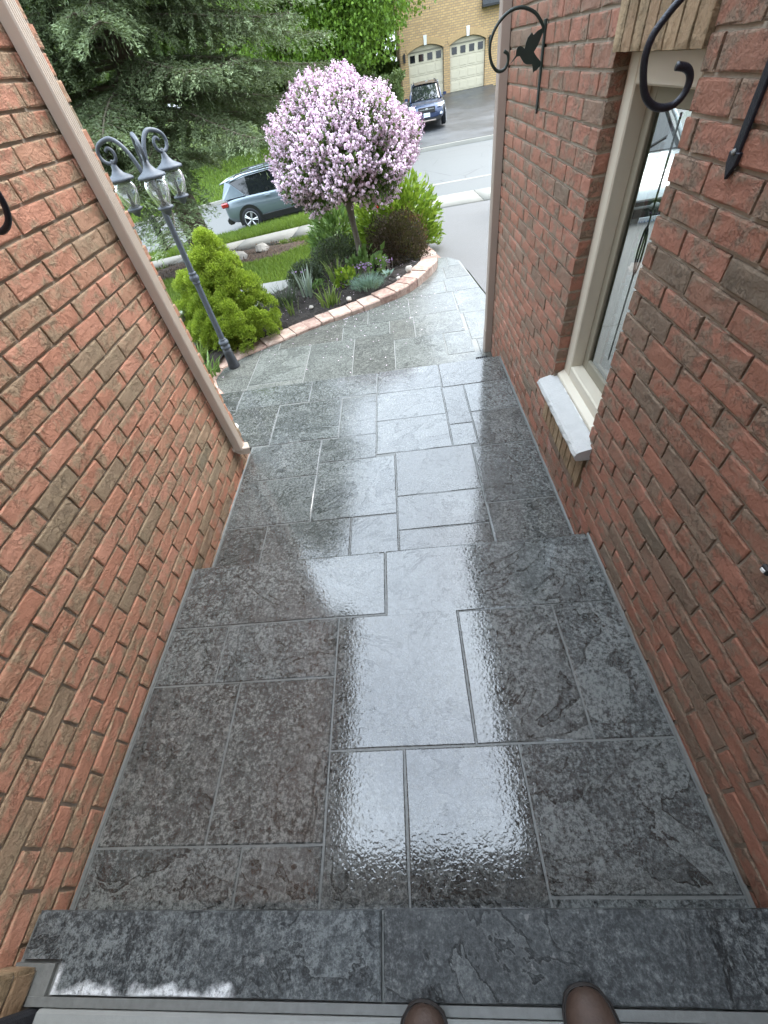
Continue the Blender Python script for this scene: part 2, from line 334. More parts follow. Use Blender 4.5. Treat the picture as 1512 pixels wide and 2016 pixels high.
c = t.mix(n, (.060, .063, .061), (.112, .116, .111)); c = t.mix(t.mapr(n2, .4, .7, 0, .4), c, (.085, .087, .085)); c = t.mix(t.math('MULTIPLY', t.mapr(t.voro(t.pos(), .55, 'DISTANCE_TO_EDGE'), .012, .0), t.mapr(n2, .46, .6)), c, (.025, .025, .025)); t.set(Base_Color=c, Roughness=.55, Normal=t.bump(n, .3, .01)); M['road'] = t.m
t = NT('concrete'); n = t.noise(t.pos(), 40, 5, .7); n2 = t.noise(t.pos(), 1.1, 5, .65)
c = t.mix(n, (.16, .153, .13), (.26, .25, .215)); c = t.mix(t.mapr(n2, .35, .7, 0, .5), c, (.155, .145, .122)); t.set(Base_Color=c, Roughness=.8, Normal=t.bump(n, .3, .006)); M['concrete'] = t.m
t = NT('lawn_soil'); n = t.noise(t.pos(), 1.3, 6, .65); n2 = t.noise(t.pos(), 26, 5, .75)
c = t.mix(n, (.045, .085, .016), (.11, .15, .03)); c = t.mix(t.mapr(n2, .35, .7), t.mix(1, c, (.55, .55, .5), 'MULTIPLY'), c); t.set(Base_Color=c, Roughness=.95, Specular_IOR_Level=.1, Normal=t.bump(n2, 1, .04)); M['lawn'] = t.m
t = NT('bark_mulch'); n = t.noise(t.pos(), 40, 6, .75); t.set(Base_Color=t.mix(t.mapr(n, .35, .68), (.035, .022, .014), (.17, .11, .075)), Roughness=.95, Normal=t.bump(n, 1, .04)); M['mulch_brown'] = t.m
t = NT('black_mulch'); n = t.noise(t.pos(), 60, 6, .75); t.set(Base_Color=t.mix(t.mapr(n, .4, .75), (.014, .011, .009), (.075, .060, .048)), Roughness=.9, Normal=t.bump(n, 1, .03)); M['mulch_black'] = t.m
t = NT('pink_paver'); p = t.shifted(11); n = t.noise(p, 16, 6, .7, .3); n2 = t.noise(p, 80, 4, .7)
c = t.ramp(t.math('ADD', t.math('MULTIPLY', n, .8), t.math('MULTIPLY', t.math('SUBTRACT', t.rnd(), .5), .22)), [(.25, (.23, .135, .105)), (.42, (.38, .265, .21)), (.6, (.50, .39, .325))])
t.set(Base_Color=c, Roughness=.8, Normal=t.bump(t.math('ADD', n, t.math('MULTIPLY', n2, .4)), .8, .012)); M['paver'] = t.m
M['rock'] = plain('pale_rock', (.42, .38, .33), .85, var=.4, scale=9, bump=.8)
M['bark'] = plain('dark_bark', (.095, .07, .05), .95, var=.6, scale=14, bump=1)
M['bark_grey'] = plain('grey_bark', (.17, .145, .115), .9, var=.45, scale=22, bump=.8)
M['twig'] = plain('dead_twig', (.11, .09, .06), .95, var=.4)
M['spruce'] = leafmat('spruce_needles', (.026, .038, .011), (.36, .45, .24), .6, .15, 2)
M['lilac_leaf'] = leafmat('lilac_leaf', (.03, .062, .014), (.12, .19, .04), .45, .25)
M['lilac_flower'] = leafmat('lilac_flower', (.58, .40, .51), (.87, .71, .80), .6, .0, 9)
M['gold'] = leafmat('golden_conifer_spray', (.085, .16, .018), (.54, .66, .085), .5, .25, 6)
M['bush'] = leafmat('yellow_green_leaf', (.07, .15, .012), (.34, .46, .05), .4, .3)
M['peony'] = leafmat('mid_green_leaf', (.05, .11, .025), (.24, .36, .12), .45, .25)
M['barberry'] = leafmat('purple_brown_leaf', (.022, .016, .012), (.12, .075, .055), .6, .1)
M['barberry_red'] = leafmat('reddish_leaf_tip', (.06, .03, .02), (.24, .10, .06), .6, .1)
M['juniper'] = leafmat('dark_grey_green_leaf', (.022, .032, .018), (.095, .12, .075), .6, .1)
M['blade'] = leafmat('strap_leaf', (.08, .14, .025), (.28, .36, .10), .45, .25)
M['iris'] = leafmat('grey_blue_blade', (.22, .28, .22), (.46, .52, .45), .45, .2)
M['dianthus'] = leafmat('blue_green_needle', (.09, .16, .12), (.26, .36, .29), .55, .15)
M['violet'] = leafmat('violet_petal', (.30, .17, .36), (.50, .36, .56), .6, .1)
M['red_petal'] = plain('red_petal', (.6, .03, .03), .5)
M['grass'] = leafmat('lawn_blade', (.05, .11, .012), (.24, .32, .05), .5, .25, 1.2)
M['maple'] = leafmat('maple_leaf', (.035, .085, .010), (.23, .38, .05), .45, .35, .5)
M['far_leaf'] = leafmat('far_leaf', (.03, .06, .012), (.13, .20, .045), .5, .25, .5)
M['hedge'] = leafmat('hedge_leaf', (.06, .10, .03), (.26, .33, .13), .5, .2, .6)
M['door'] = plain('cream_garage_door', (.58, .52, .385), .5, var=.04)
M['siding'] = plain('pale_blue_siding', (.50, .55, .58), .6, var=.05)

# ------------------------------------------------------------------ stone floors
def clip_poly(poly, a, b):               # keep what lies left of a->b
    out = []; 
    def side(p): return (b[0] - a[0]) * (p[1] - a[1]) - (b[1] - a[1]) * (p[0] - a[0])
    for i in range(len(poly)):
        p, q = poly[i], poly[(i + 1) % len(poly)]; sp, sq = side(p), side(q)
        if sp >= 0: out.append(p)
        if sp * sq < 0: f = sp / (sp - sq); out.append((p[0] + (q[0] - p[0]) * f, p[1] + (q[1] - p[1]) * f))
    return out
def tile(poly, z, th, mat, parent, name='tile', gap=.0031, tilt=.0015):
    cx = sum(p[0] for p in poly) / len(poly); cy = sum(p[1] for p in poly) / len(poly)
    def inset(p):                         # pull each edge in by the joint
        return p
    n = len(poly); pts = []
    for i in range(n):
        a, b, c = Vector(poly[i - 1]), Vector(poly[i]), Vector(poly[(i + 1) % n])
        u = (b - a).normalized(); v = (c - b).normalized(); n1 = Vector((-u.y, u.x)); n2 = Vector((-v.y, v.x))
        k = 1 + n1.dot(n2); pts.append(b + (n1 + n2) / max(k, .35) * gap)
    vs = []; b0 = .0025; tx, ty = random.uniform(-tilt, tilt), random.uniform(-tilt, tilt)
    # outline with small ragged offsets
    ring = []
    for i in range(n):
        a, b = pts[i], pts[(i + 1) % n]; L = (b - a).length; m = max(2, int(L / .09))
        for k in range(m):
            p = a.lerp(b, k / m)
            if k: d = (b - a).normalized(); p = p + Vector((-d.y, d.x)) * random.uniform(-.0004, .0016)
            ring.append(p)
    N = len(ring); c = Vector((cx, cy)); mb = MB()
    lo = [(p.x - cx, p.y - cy, -th) for p in ring]; e = [(p.x - cx, p.y - cy, -b0) for p in ring]
    top = []
    for p in ring: q = p - c; q = q * (1 - .004 / max(q.length, .05)); top.append((q.x, q.y, q.x * tx + q.y * ty))
    mb.add(lo + e + top, [(i, (i + 1) % N, N + (i + 1) % N, N + i) for i in range(N)] + [(N + i, N + (i + 1) % N, 2 * N + (i + 1) % N, 2 * N + i) for i in range(N)] + [tuple(range(2 * N, 3 * N))])
    return mb.build(name, mat, parent, loc=(cx, cy, z))
def rect(x0, x1, y0, y1): return [(x0, y0), (x1, y0), (x1, y1), (x0, y1)]
XL, XR = -1.2014, .751
TH = .022
# upper landing (z = 0)
up = MB().box(XL, XR, -.6, 1.138, -.30, -.0035).build('upper_landing', M['grout'], kind='structure')
UP = [(-1.192, -.207, .815, 1.146), (-.207, .742, .80, 1.146), (-1.192, -.925, .56, .815), (-.925, -.415, .56, .815), (-1.192, -.81, .045, .56), (-.81, -.415, .045, .56),
      (-1.192, -.68, -.105, .045), (-.68, -.415, -.105, .045), (-.415, .10, .30, .812), (.10, .49, .30, .803), (.49, .742, .30, .803),
      (-.415, -.15, -.105, .30), (-.15, .24, -.105, .30), (.24, .742, -.077, .30), (.24, .742, -.105, -.077)]
for q in UP: tile(rect(*q), 0, TH, M['stone'], up)
for xa, xb in ((XL + .012, -.211), (-.203, XR - .012)): MB().tube([(xa + (xb - xa) * i / 24, 1.141 + random.uniform(-.0012, .0012), -.0105 + random.uniform(-.0008, .0008)) for i in range(25)], .0108, 8).build('nosing', M['stone'], up)
# lower landing (z = -.142)
ZL = -.142
low = MB().box(XL, XR, 1.1, 2.3, -.40, ZL - .0035).box(XL - .9, XR, 2.3, 3.10, -.40, ZL - .0035).build('lower_landing', M['grout'], kind='structure')
LO = [(-1.192, -.93, 1.13, 1.52), (-.93, -.42, 1.13, 1.52), (-.42, -.15, 1.13, 1.515), (-.15, .355, 1.13, 1.385), (-.15, .355, 1.385, 1.645),
      (.355, .742, 1.13, 1.525), (.355, .742, 1.525, 2.02), (-1.192, -.67, 1.52, 1.92), (-.67, -.15, 1.515, 2.03), (-.15, .355, 1.645, 2.05),
      (-1.192, -.67, 1.92, 2.29), (-.67, -.275, 2.03, 2.285), (-.275, .235, 2.05, 2.42), (.235, .40, 2.05, 2.28), (.40, .742, 2.02, 2.40), (.235, .40, 2.28, 2.76), (.40, .742, 2.40, 2.76),
      (-.275, .235, 2.42, 2.78), (-.55, -.275, 2.285, 2.79), (-1.07, -.55, 2.29, 2.80), (-1.6, -1.07, 2.30, 2.83), (-2.08, -1.6, 2.30, 2.84),
      (-2.08, -1.45, 2.83, 3.115), (-1.45, -.83, 2.81, 3.115), (-.83, -.27, 2.80, 3.115), (-.27, .24, 2.78, 3.115), (.24, .742, 2.76, 3.115)]
for q in LO: tile(rect(*q), ZL, TH, M['stone'], low)
for xa, xb in ((-2.08, -1.454), (-1.446, -.834), (-.826, -.274), (-.266, .236), (.244, .74)): MB().tube([(xa + (xb - xa) * i / 14, 3.110 + random.uniform(-.0012, .0012), ZL - .0105 + random.uniform(-.0008, .0008)) for i in range(15)], .0108, 8).build('nosing', M['stone'], low)
# walkway (z = -.284)
ZW = -.284
REG = [(-2.3, 3.10), (1.02, 3.10), (.98, 4.3), (.90, 4.95), (.80, 5.95), (.68, 6.12), (.30, 6.3), (-2.3, 6.3)]
wk = MB().prism([(x, y) for x, y in REG], ZW - .12, ZW - .0035).build('walkway', M['grout_pale'], kind='structure')
WK = [(-2.2, -1.55, 3.12, 3.62), (-1.55, -1.0, 3.12, 3.45), (-1.0, -.40, 3.12, 3.36), (-.40, .21, 3.12, 3.38), (.21, .66, 3.12, 3.51), (.66, 1.1, 3.12, 3.75),
      (-1.55, -1.0, 3.45, 4.12), (-2.2, -1.55, 3.62, 4.12), (-1.0, -.53, 3.36, 4.12), (-.53, -.12, 3.36, 4.12), (-.12, .37, 3.38, 3.96), (.37, .62, 3.51, 3.95), (.62, 1.1, 3.75, 4.35),
      (-2.2, -1.36, 4.12, 4.7), (-1.36, -.67, 4.12, 4.7), (-.67, -.16, 4.12, 4.42), (-.16, .10, 3.96, 4.42), (.10, .59, 3.95, 4.45), (.59, 1.1, 4.35, 4.96),
      (-1.0, -.40, 4.42, 5.0), (-.40, .07, 4.42, 5.0), (.07, .58, 4.45, 4.96), (-.3, .52, 4.96, 5.32), (.52, 1.1, 4.96, 5.38), (.1, .56, 5.32, 5.75), (.56, 1.1, 5.38, 5.80), (.1, .64, 5.75, 6.3), (.64, 1.1, 5.80, 6.3)]
for q in WK:
    po = rect(*q)
    for i in range(len(REG)): 
        if po: po = clip_poly(po, REG[i], REG[(i + 1) % len(REG)])
    if len(po) >= 3 and abs(sum(po[i][0] * po[(i + 1) % len(po)][1] - po[(i + 1) % len(po)][0] * po[i][1] for i in range(len(po)))) > .02:
        tile(po, ZW, TH, M['stone_walk'], wk, gap=.0034)
# door step (top z = .142) and threshold
ds = MB().box(-1.2, .76, -.262, -.10, .0, .124).box(-1.2, -1.085, -.262, -.19, .124, .137).box(-1.2, .76, -.264, -.247, .124, .139).build('door_step', M['grout'], kind='structure')
tile([(-1.072, -.247), (-.21, -.247), (-.21, -.088), (-1.187, -.088), (-1.187, -.186), (-1.072, -.186)], .142, .024, M['stone_step'], ds, tilt=.0004, gap=.0031)
tile(rect(-.21, .76, -.247, -.086), .142, .024, M['stone_step'], ds, tilt=.0004, gap=.0031)
th = MB().box(-1.085, .9, -.52, -.266, .06, .15).build('door_sill', M['alu'], bevel=.006)
tag(th, 'weathered pale metal door sill behind the dark stone step', 'door sill')
MB().box(-1.085, .9, -.50, -.34, .15, .158).box(-1.085, .9, -.315, -.305, .15, .154).build('tread_strip', M['alu'], th)
# grout fillets along the wall feet
fl = MB().prism_y([(XL, 0), (XL + .007, 0), (XL, .007)], -.1, 1.146).prism_y([(XR, 0), (XR - .007, 0), (XR, .007)], -.1, 1.146)
fl.prism_y([(XL, ZL), (XL + .007, ZL), (XL, ZL + .007)], 1.146, 2.22).prism_y([(XR, ZL), (XR - .007, ZL), (XR, ZL + .007)], 1.146, 3.115).build('mortar_fillet', M['grout'], low)
# ------------------------------------------------------------------ brick walls
def brick_template(L, H, D, seed, nx=5, nz=4, rough=.0012):
    """local x along the wall, z up, front face at +y; returns verts, quads, edge attribute."""
    r = np.random.default_rng(seed); V = []; E = []
    for j in range(nz + 1):
        for i in range(nx + 1):
            u = i / nx; w = j / nz
            u2 = [0, .022, .33, .66, .978, 1][i] if nx == 5 else u; w2 = [0, .075, .5, .925, 1][j] if nz == 4 else w
            bd = i in (0, nx) or j in (0, nz)
            x = (u2 - .5) * L; z = (w2 - .5) * H; y = 0
            if bd: y = -.0010 + r.uniform(-.0014, .0008); x += r.uniform(-.0012, .0012); z += r.uniform(-.001, .001)
            else: y = r.uniform(-rough, rough) ; x += r.uniform(-.001, .001)
            V.append((x, y, z)); E.append(1.0 if bd or (nx == 5 and (i in (1, 4) or j in (1, 3))) and r.random() < .55 else r.uniform(0, .45))
    idx = lambda i, j: j * (nx + 1) + i
    F = [(idx(i + 1, j), idx(i, j), idx(i, j + 1), idx(i + 1, j + 1)) for j in range(nz) for i in range(nx)]
    ring = [idx(i, 0) for i in range(nx + 1)] + [idx(nx, j) for j in range(1, nz + 1)] + [idx(i, nz) for i in range(nx - 1, -1, -1)] + [idx(0, j) for j in range(nz - 1, 0, -1)]
    b = len(V)
    for k in ring: x, y, z = V[k]; V.append((x, -D, z)); E.append(1.0)
    n = len(ring)
    F += [(ring[k], ring[(k + 1) % n], b + (k + 1) % n, b + k) for k in range(n)]
    return np.array(V, np.float32), np.array(F, np.int32), np.array(E, np.float32)
def project(P):
    q = CM @ (np.asarray(P) - np.array([0, 0, CAM_H])); 
    return (756 + 782.88 * q[0] / q[2], 1008 + 782.88 * q[1] / q[2], q[2]) if q[2] > .02 else None
def lay_wall(root, face_x, sgn, specs, mat_for, limit=296, seed=1):
    """specs: list of (y0, y1, z0, z1, proud, kind). sgn=+1: face looks to +X."""
    rz = -math.pi / 2 if sgn > 0 else math.pi / 2
    items = []
    for s in specs:
        y0, y1, z0, z1 = s[:4]; c = (face_x + sgn * s[4], (y0 + y1) / 2, (z0 + z1) / 2)
        p = project(c); a = 0
        if p and -60 < p[0] < 1572 and -60 < p[1] < 2076: a = (y1 - y0) * (z1 - z0) * abs(c[0]) / (sum((c[i] - (0, 0, CAM_H)[i]) ** 2 for i in range(3)) ** 1.5)
        items.append((a, c, y1 - y0, z1 - z0, s[5]))
    items.sort(key=lambda t: -t[0]); cache = {}; rest = {}
    rr = np.random.default_rng(seed)
    for k, (a, c, L, H, kind) in enumerate(items):
        key = (round(L, 2), round(H, 3), int(rr.integers(0, 7)))
        if key not in cache: cache[key] = [brick_template(L, H, .05, hash(key) % 99991 if False else int(key[0] * 1000 + key[1] * 77 + key[2] * 13)), {}]
        (V, F, E), meshes = cache[key]
        dx = rr.uniform(-.0016, .0016)
        if a > 0 and k < limit:
            if kind not in meshes:
                me = bpy.data.meshes.new('brick'); me.from_pydata(V.tolist(), [], F.tolist())
                at = me.attributes.new('edge', 'FLOAT', 'POINT'); at.data.foreach_set('value', E); me.materials.append(mat_for[kind]); meshes[kind] = me
            o = link(bpy.data.objects.new('brick', meshes[kind]), root); o.location = (c[0] + dx, c[1], c[2]); o.rotation_euler = (rr.uniform(-.004, .004), rr.uniform(-.006, .006), rz)
        else: rest.setdefault(kind, []).append((V, F, E, (c[0] + dx, c[1], c[2]), rr.random()))
    for kind, L in rest.items():
        VV, FF, EE, RR = [], [], [], []; b = 0
        for V, F, E, c, rv in L:
            W = np.stack([V[:, 1] * sgn, -V[:, 0] * sgn, V[:, 2]], -1) + np.array(c); VV.append(W); FF.append(F + b); EE.append(E); RR.append(np.full(len(V), rv)); b += len(V)
        fast_mesh('brickwork', np.concatenate(VV), np.concatenate(FF), mat_for[kind], root, {'edge': np.concatenate(EE), 'rnd': np.concatenate(RR)}, kind='stuff')
def courses(z_base, pitch, L, phase, ylo, yhi, zlo, zhi, holes=(), proud=0.0, kind='red', jt=.010):
    out = []
    n0 = int(math.floor((zlo - z_base) / pitch)); n1 = int(math.ceil((zhi - z_base) / pitch))
    for n in range(n0, n1):
        zb = z_base + n * pitch; ph = phase[n % 2]
        k0 = int(math.floor((ylo - ph) / L)) - 1; k1 = int(math.ceil((yhi - ph) / L)) + 1
        for k in range(k0, k1):
            segs = [(ph + k * L, ph + (k + 1) * L)]
            for (hy0, hy1, hz0, hz1) in holes:
                if zb + pitch * .5 > hz0 and zb + pitch * .5 < hz1:
                    ns = []
                    for a, b in segs:
                        if b <= hy0 or a >= hy1: ns.append((a, b))
                        else:
                            if a < hy0: ns.append((a, hy0 + jt / 2))
                            if b > hy1: ns.append((hy1 - jt / 2, b))
                    segs = ns
            for a, b in segs:
                a2, b2 = max(a, ylo - jt / 2), min(b, yhi + jt / 2)
                if b2 - a2 > .035: out.append((a2 + jt / 2, b2 - jt / 2, zb + jt / 2, zb + pitch - jt / 2, proud, kind))
    return out
PITCH = .068
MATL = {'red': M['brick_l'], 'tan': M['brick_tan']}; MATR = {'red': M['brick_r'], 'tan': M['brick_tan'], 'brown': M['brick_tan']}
LEND, LTOP, REND, RTOP = 2.245, 3.14, 3.62, 3.52
wl_ = MB().box(-4.2, XL - .008, -.6, LEND - .004, -.6, LTOP).build('brick_wall', M['mortar'])
tag(wl_, 'brighter salmon brick wall with the ribbed beige downspout at its end', 'brick wall')
lay_wall(wl_, XL, 1, courses(.008, PITCH, .2, (.149, .04), -.6, LEND, -.30, LTOP), MATL, seed=3)
# pier beside the door
pr = MB().box(XL + .002, -1.133, -.6, -.203, .1, LTOP).build('brick_pier', M['mortar'])
tag(pr, 'short brown brick pier rising at the back corner of the door step', 'brick pier')
for n in range(2, 46):
    for k in range(1):
        V, F, E = brick_template(.072, .058, .03, 300 + n % 5, rough=.0015)
        me = bpy.data.meshes.new('brick'); me.from_pydata(V.tolist(), [], F.tolist()); at = me.attributes.new('edge', 'FLOAT', 'POINT'); at.data.foreach_set('value', E); me.materials.append(M['brick_tan'] if n < 4 else M['brick_l'])
        o = link(bpy.data.objects.new('brick', me), pr); o.location = (-1.164, -.195, .008 + (n + .5) * PITCH); o.rotation_euler = (0, 0, 0)
        for q in range(2):
            o2 = link(bpy.data.objects.new('brick', me), pr); o2.location = (-1.125, -.24 - .083 * q, .008 + (n + .5) * PITCH); o2.rotation_euler = (0, 0, -math.pi / 2)
# right wall
WY0, WY1, WZ0, WZ1 = 1.395, 1.93, .365, 1.493
hole = (WY0, WY1, .345, WZ1); sold_hi = (WY0, WY1, WZ1, WZ1 + .20); sold_lo = (1.36, 1.95, .085, .365)
RX1 = XR + .008
wr_ = MB().box(RX1, RX1 + .09, -.6, WY0 - .004, -.6, RTOP).box(RX1, RX1 + .09, WY1 + .004, REND - .004, -.6, RTOP).box(RX1, RX1 + .09, WY0 - .004, WY1 + .004, WZ1, RTOP).box(RX1, RX1 + .09, WY0 - .004, WY1 + .004, -.6, WZ0 - .04)
wr_ = wr_.build('brick_wall', M['mortar'])
tag(wr_, 'darker red brick wall holding the narrow window and both iron hooks', 'brick wall')
spec = courses(.025, PITCH, .2, (.026, .140), -.6, 3.50, -.36, RTOP, holes=(hole, sold_hi, sold_lo))
for k in range(8):
    w = (WY1 - WY0) / 8; spec.append((WY0 + k * w + .004, WY0 + (k + 1) * w - .004, WZ1 + .002, WZ1 + .192, .012, 'tan'))
for k in range(9):
    w = (1.95 - 1.36) / 9; spec.append((1.36 + k * w + .004, 1.36 + (k + 1) * w - .004, .09, .283, .008, 'brown'))
for n in range(-6, 51):
    zb = .025 + n * PITCH; d = .032 if n % 2 else .006
    spec.append((3.505, REND if n % 2 else REND - .045, zb + .004, zb + PITCH - .004, d, 'tan' if (n // 3) % 4 != 2 else 'red'))
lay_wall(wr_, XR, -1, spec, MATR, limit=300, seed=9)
# bricks turned into the window reveal (far jamb)
for n in range(5, 22):
    V, F, E = brick_template(.052, .058, .04, 500 + n % 4, rough=.0015)
    me = bpy.data.meshes.new('reveal_brick'); me.from_pydata(V.tolist(), [], F.tolist()); at = me.attributes.new('edge', 'FLOAT', 'POINT'); at.data.foreach_set('value', E); me.materials.append(M['brick_r'])
    o = link(bpy.data.objects.new('reveal_brick', me), wr_); o.location = (XR + .027, WY1, .025 + (n + .5) * PITCH); o.rotation_euler = (0, 0, math.pi)
# window: frame, sash, pane, sill
wf = MB()
fx0, fx1 = .802, .862; y0, y1, z0, z1 = WY0 + .002, WY1 - .002, .372, WZ1 - .002
def ring(mb, x0, x1, ya, yb, za, zb, w):
    mb.box(x0, x1, ya, ya + w, za, zb).box(x0, x1, yb - w, yb, za, zb).box(x0, x1, ya + w, yb - w, zb - w, zb).box(x0, x1, ya + w, yb - w, za, za + w)
ring(wf, fx0, fx1 + .05, y0, y1, z0, z1, .074)
win = wf.build('window', M['frame'], wr_, bevel=.005)
b = MB(); ring(b, .856, .872, y0 + .074, y1 - .074, z0 + .074, z1 - .074, .052); b.build('sash', M['frame2'], win, bevel=.003)
b = MB(); b.add([(fx0 - .03, y0 + .001, z0 + .004), (fx0 - .03, y1 - .001, z0 + .004), (fx0 + .062, y1 - .001, z0 + .052), (fx0 + .062, y0 + .001, z0 + .052), (fx0 - .03, y0 + .001, z0 - .012), (fx0 - .03, y1 - .001, z0 - .012), (fx0 + .062, y1 - .001, z0 - .012), (fx0 + .062, y0 + .001, z0 - .012)],
                 [(0, 1, 2, 3), (4, 7, 6, 5), (0, 4, 5, 1), (1, 5, 6, 2), (2, 6, 7, 3), (3, 7, 4, 0)]); b.build('sill_nosing', M['frame'], win, bevel=.003)
MB().box(.872, .876, y0 + .12, y1 - .12, z0 + .12, z1 - .12).build('pane', M['pane'], win)
# caulk bead and stone sill
mb = MB(); pts = []
N = 26; rs = np.random.default_rng(5); V = []; F = []
for i in range(N + 1):
    y = 1.338 + (1.957 - 1.338) * i / N; r1, r2, r3 = rs.uniform(-.0028, .002, 3)
    V += [(.82, y, .368), (.70 + r1 * .3, y, .336), (.690 + r1, y, .328), (.684 + r2, y, .312), (.690 + r3, y, .296), (.696, y, .286), (.82, y, .286)]
for i in range(N):
    for k in range(6): F.append((i * 7 + k, (i + 1) * 7 + k, (i + 1) * 7 + k + 1, i * 7 + k + 1))
mb.add(V, F); mb.add(V[:7], [tuple(range(7))]); mb.add(V[-7:], [tuple(range(7))[::-1]])
recalc(mb.build('window_sill', M['limestone'], wr_))
MB().tube([(.775, 1.40 + i * .02, .352 + rs.uniform(-.001, .001)) for i in range(27)], [float(rs.uniform(.003, .006)) for _ in range(27)], 6).build('caulk_bead', M['white_trim'], wr_)
# garage behind the window, its wide front open to the drive
t = NT('garage_lining'); t.set(Base_Color=(.40, .38, .34), Roughness=.9)
rm = MB().box(5.6, 5.65, -.6, 3.5, -.2, 2.4).box(.99, 5.6, .2, .25, -.2, 2.4).box(.99, 5.65, .2, 3.5, 2.4, 2.45).build('garage_lining', t.m, wr_)
MB().box(RX1 + .095, 5.65, .2, 3.62, -.45, -.28).build('garage_floor', M['asphalt_old'], wr_)
MB().box(RX1 + .095, 1.05, 3.5, REND - .006, -.28, RTOP).box(5.3, 5.65, 3.5, REND - .006, -.28, RTOP).box(1.05, 5.3, 3.5, REND - .006, 2.1, RTOP).build('garage_front', M['brick_far'], wr_)
# coiled cable hanging inside the window
cb = MB()
for k, (yc, zc, rr_) in enumerate(((1.70, .98, .075), (1.66, .93, .05), (1.64, .80, .07))):
    cb.tube([(.90 + .01 * k + .01 * math.sin(a), yc + rr_ * .5 * math.sin(a), zc + rr_ * math.cos(a)) for a in [i * 2 * math.pi / 22 for i in range(23)]], .0035, 6)
cb.tube([(.90, 1.70, z) for z in np.linspace(1.35, .55, 8)], .0035, 6)
tag(cb.build('cable', M['black_plastic']), 'dark coiled cable hanging behind the narrow window glass', 'cable')

# eaves, porch ceiling and house front (they show in the wet floor)
mb = MB().box(-4.2, XL + .13, -.6, LEND + .28, LTOP, LTOP + .03).box(XL + .125, XL + .15, -.6, LEND + .30, LTOP - .01, LTOP + .17).box(-4.2, XL + .15, LEND + .28, LEND + .30, LTOP - .01, LTOP + .17)
ev = mb.build('roof_eave', M['fascia']); tag(ev, 'beige eave along the top of the salmon brick wall', 'eave')
MB().add([(XL + .16, -.6, LTOP + .16), (XL + .16, LEND + .32, LTOP + .16), (-4.2, LEND + .32, LTOP + 1.9), (-4.2, -.6, LTOP + 1.9)], [(0, 1, 2, 3)]).build('roof_slope', M['shingle'], ev)
mb = MB().box(XR - .10, 5, -.6, REND + .2, RTOP, RTOP + .03).box(XR - .12, XR - .10, -.6, REND + .22, RTOP - .01, RTOP + .17).box(XR - .10, 5, REND + .2, REND + .22, RTOP - .01, RTOP + .17)
ev = mb.build('roof_eave', M['fascia']); tag(ev, 'beige eave along the top of the darker brick wall', 'eave')
MB().add([(XR - .13, -.6, RTOP + .16), (XR - .13, REND + .24, RTOP + .16), (5, REND + .24, RTOP + 2.1), (5, -.6, RTOP + 2.1)], [(0, 1, 2, 3)]).build('roof_slope', M['shingle'], ev)
hf = MB().box(-3, -1.13, -.95, -.62, -.2, 3.6).box(.8, 3, -.95, -.62, -.2, 3.6).box(-1.13, .8, -.95, -.62, 2.35, 3.6).build('house_front', M['brick_far'])
tag(hf, 'brick house front around the doorway behind the door sill', 'house')
MB().box(XL, XR - .1, -1.0, .05, 3.30, 3.34).box(XL, XR - .1, .05, .07, 3.29, 3.46).build('porch_ceiling', M['fascia'], hf)
MB().box(-1.13, .8, -1.3, -1.25, .1, 2.35).build('hall_wall', plain('hall_wall', (.45, .42, .38), .8), hf)
MB().box(-1.13, .8, -1.25, -.53, .05, .10).build('hall_floor', plain('hall_floor', (.2, .16, .12), .5), hf)
fr = MB().box(-1.125, -1.09, -.56, -.268, .10, 2.3).box(.80, .835, -.56, -.268, .10, 2.3).box(-1.125, .835, -.56, -.5, 2.3, 2.34).build('door_frame', M['black_rubber'], bevel=.006)
tag(fr, 'rough black door frame standing beside the pale door sill', 'door frame')

# ------------------------------------------------------------------ downspouts
def ribbed_section(w, p, ribs=4, d=.003):
    """closed outline in (along, out): back at out=0, front at out=p with shallow flutes"""
    pts = [(-w / 2, 0), (-w / 2, p - .006), (-w / 2 + .006, p)]
    for k in range(ribs):
        a = -w / 2 + .008 + (w - .016) * k / ribs; s = (w - .016) / ribs
        pts += [(a + s * .25, p), (a + s * .38, p - d), (a + s * .72, p - d), (a + s * .85, p)]
    return pts + [(w / 2 - .006, p), (w / 2, p - .006), (w / 2, 0)]
def sweep(mb, sec, frames):
    n = len(sec); vs = []; fs = []
    for (o, ax, ay) in frames:
        o = Vector(o); ax = Vector(ax); ay = Vector(ay)
        for a, b in sec: vs.append(o + ax * a + ay * b)
    for i in range(len(frames) - 1):
        for k in range(n): fs.append((i * n + k, i * n + (k + 1) % n, (i + 1) * n + (k + 1) % n, (i + 1) * n + k))
    fs.append(tuple(range(n))); fs.append(tuple(range((len(frames) - 1) * n, len(frames) * n)))
    return mb.add(vs, fs)
d1 = empty('downspout', (-1.197, 2.088, 0), label='ribbed beige downspout with kicked out elbow on the salmon brick wall', cat='downspout')
mb = MB(); sec = ribbed_section(.066, .048, 4)
sweep(mb, sec, [((0, 0, LTOP), (0, 1, 0), (1, 0, 0)), ((0, 0, .02), (0, 1, 0), (1, 0, 0))]); recalc(mb.build('pipe', M['ds_l'], d1))
mb = MB(); fr_ = []
for k in range(9):
    a = R(78) * k / 8; rad = .058     # bends away from the wall, slightly towards the street
    out = Vector((math.cos(R(25)), math.sin(R(25)), 0)); wid = Vector((-out.y, out.x, 0)); wid = Vector((0, 1, 0)).lerp(wid, k / 8).normalized()
    c = Vector((-.004, 0, .03)) + out * (rad * (1 - math.cos(a))) * 1.0 + Vector((0, 0, -rad * math.sin(a)))
    fr_.append((c, wid * 1.06, (out * math.cos(a) + Vector((0, 0, 1)) * math.sin(a)) * 1.06))
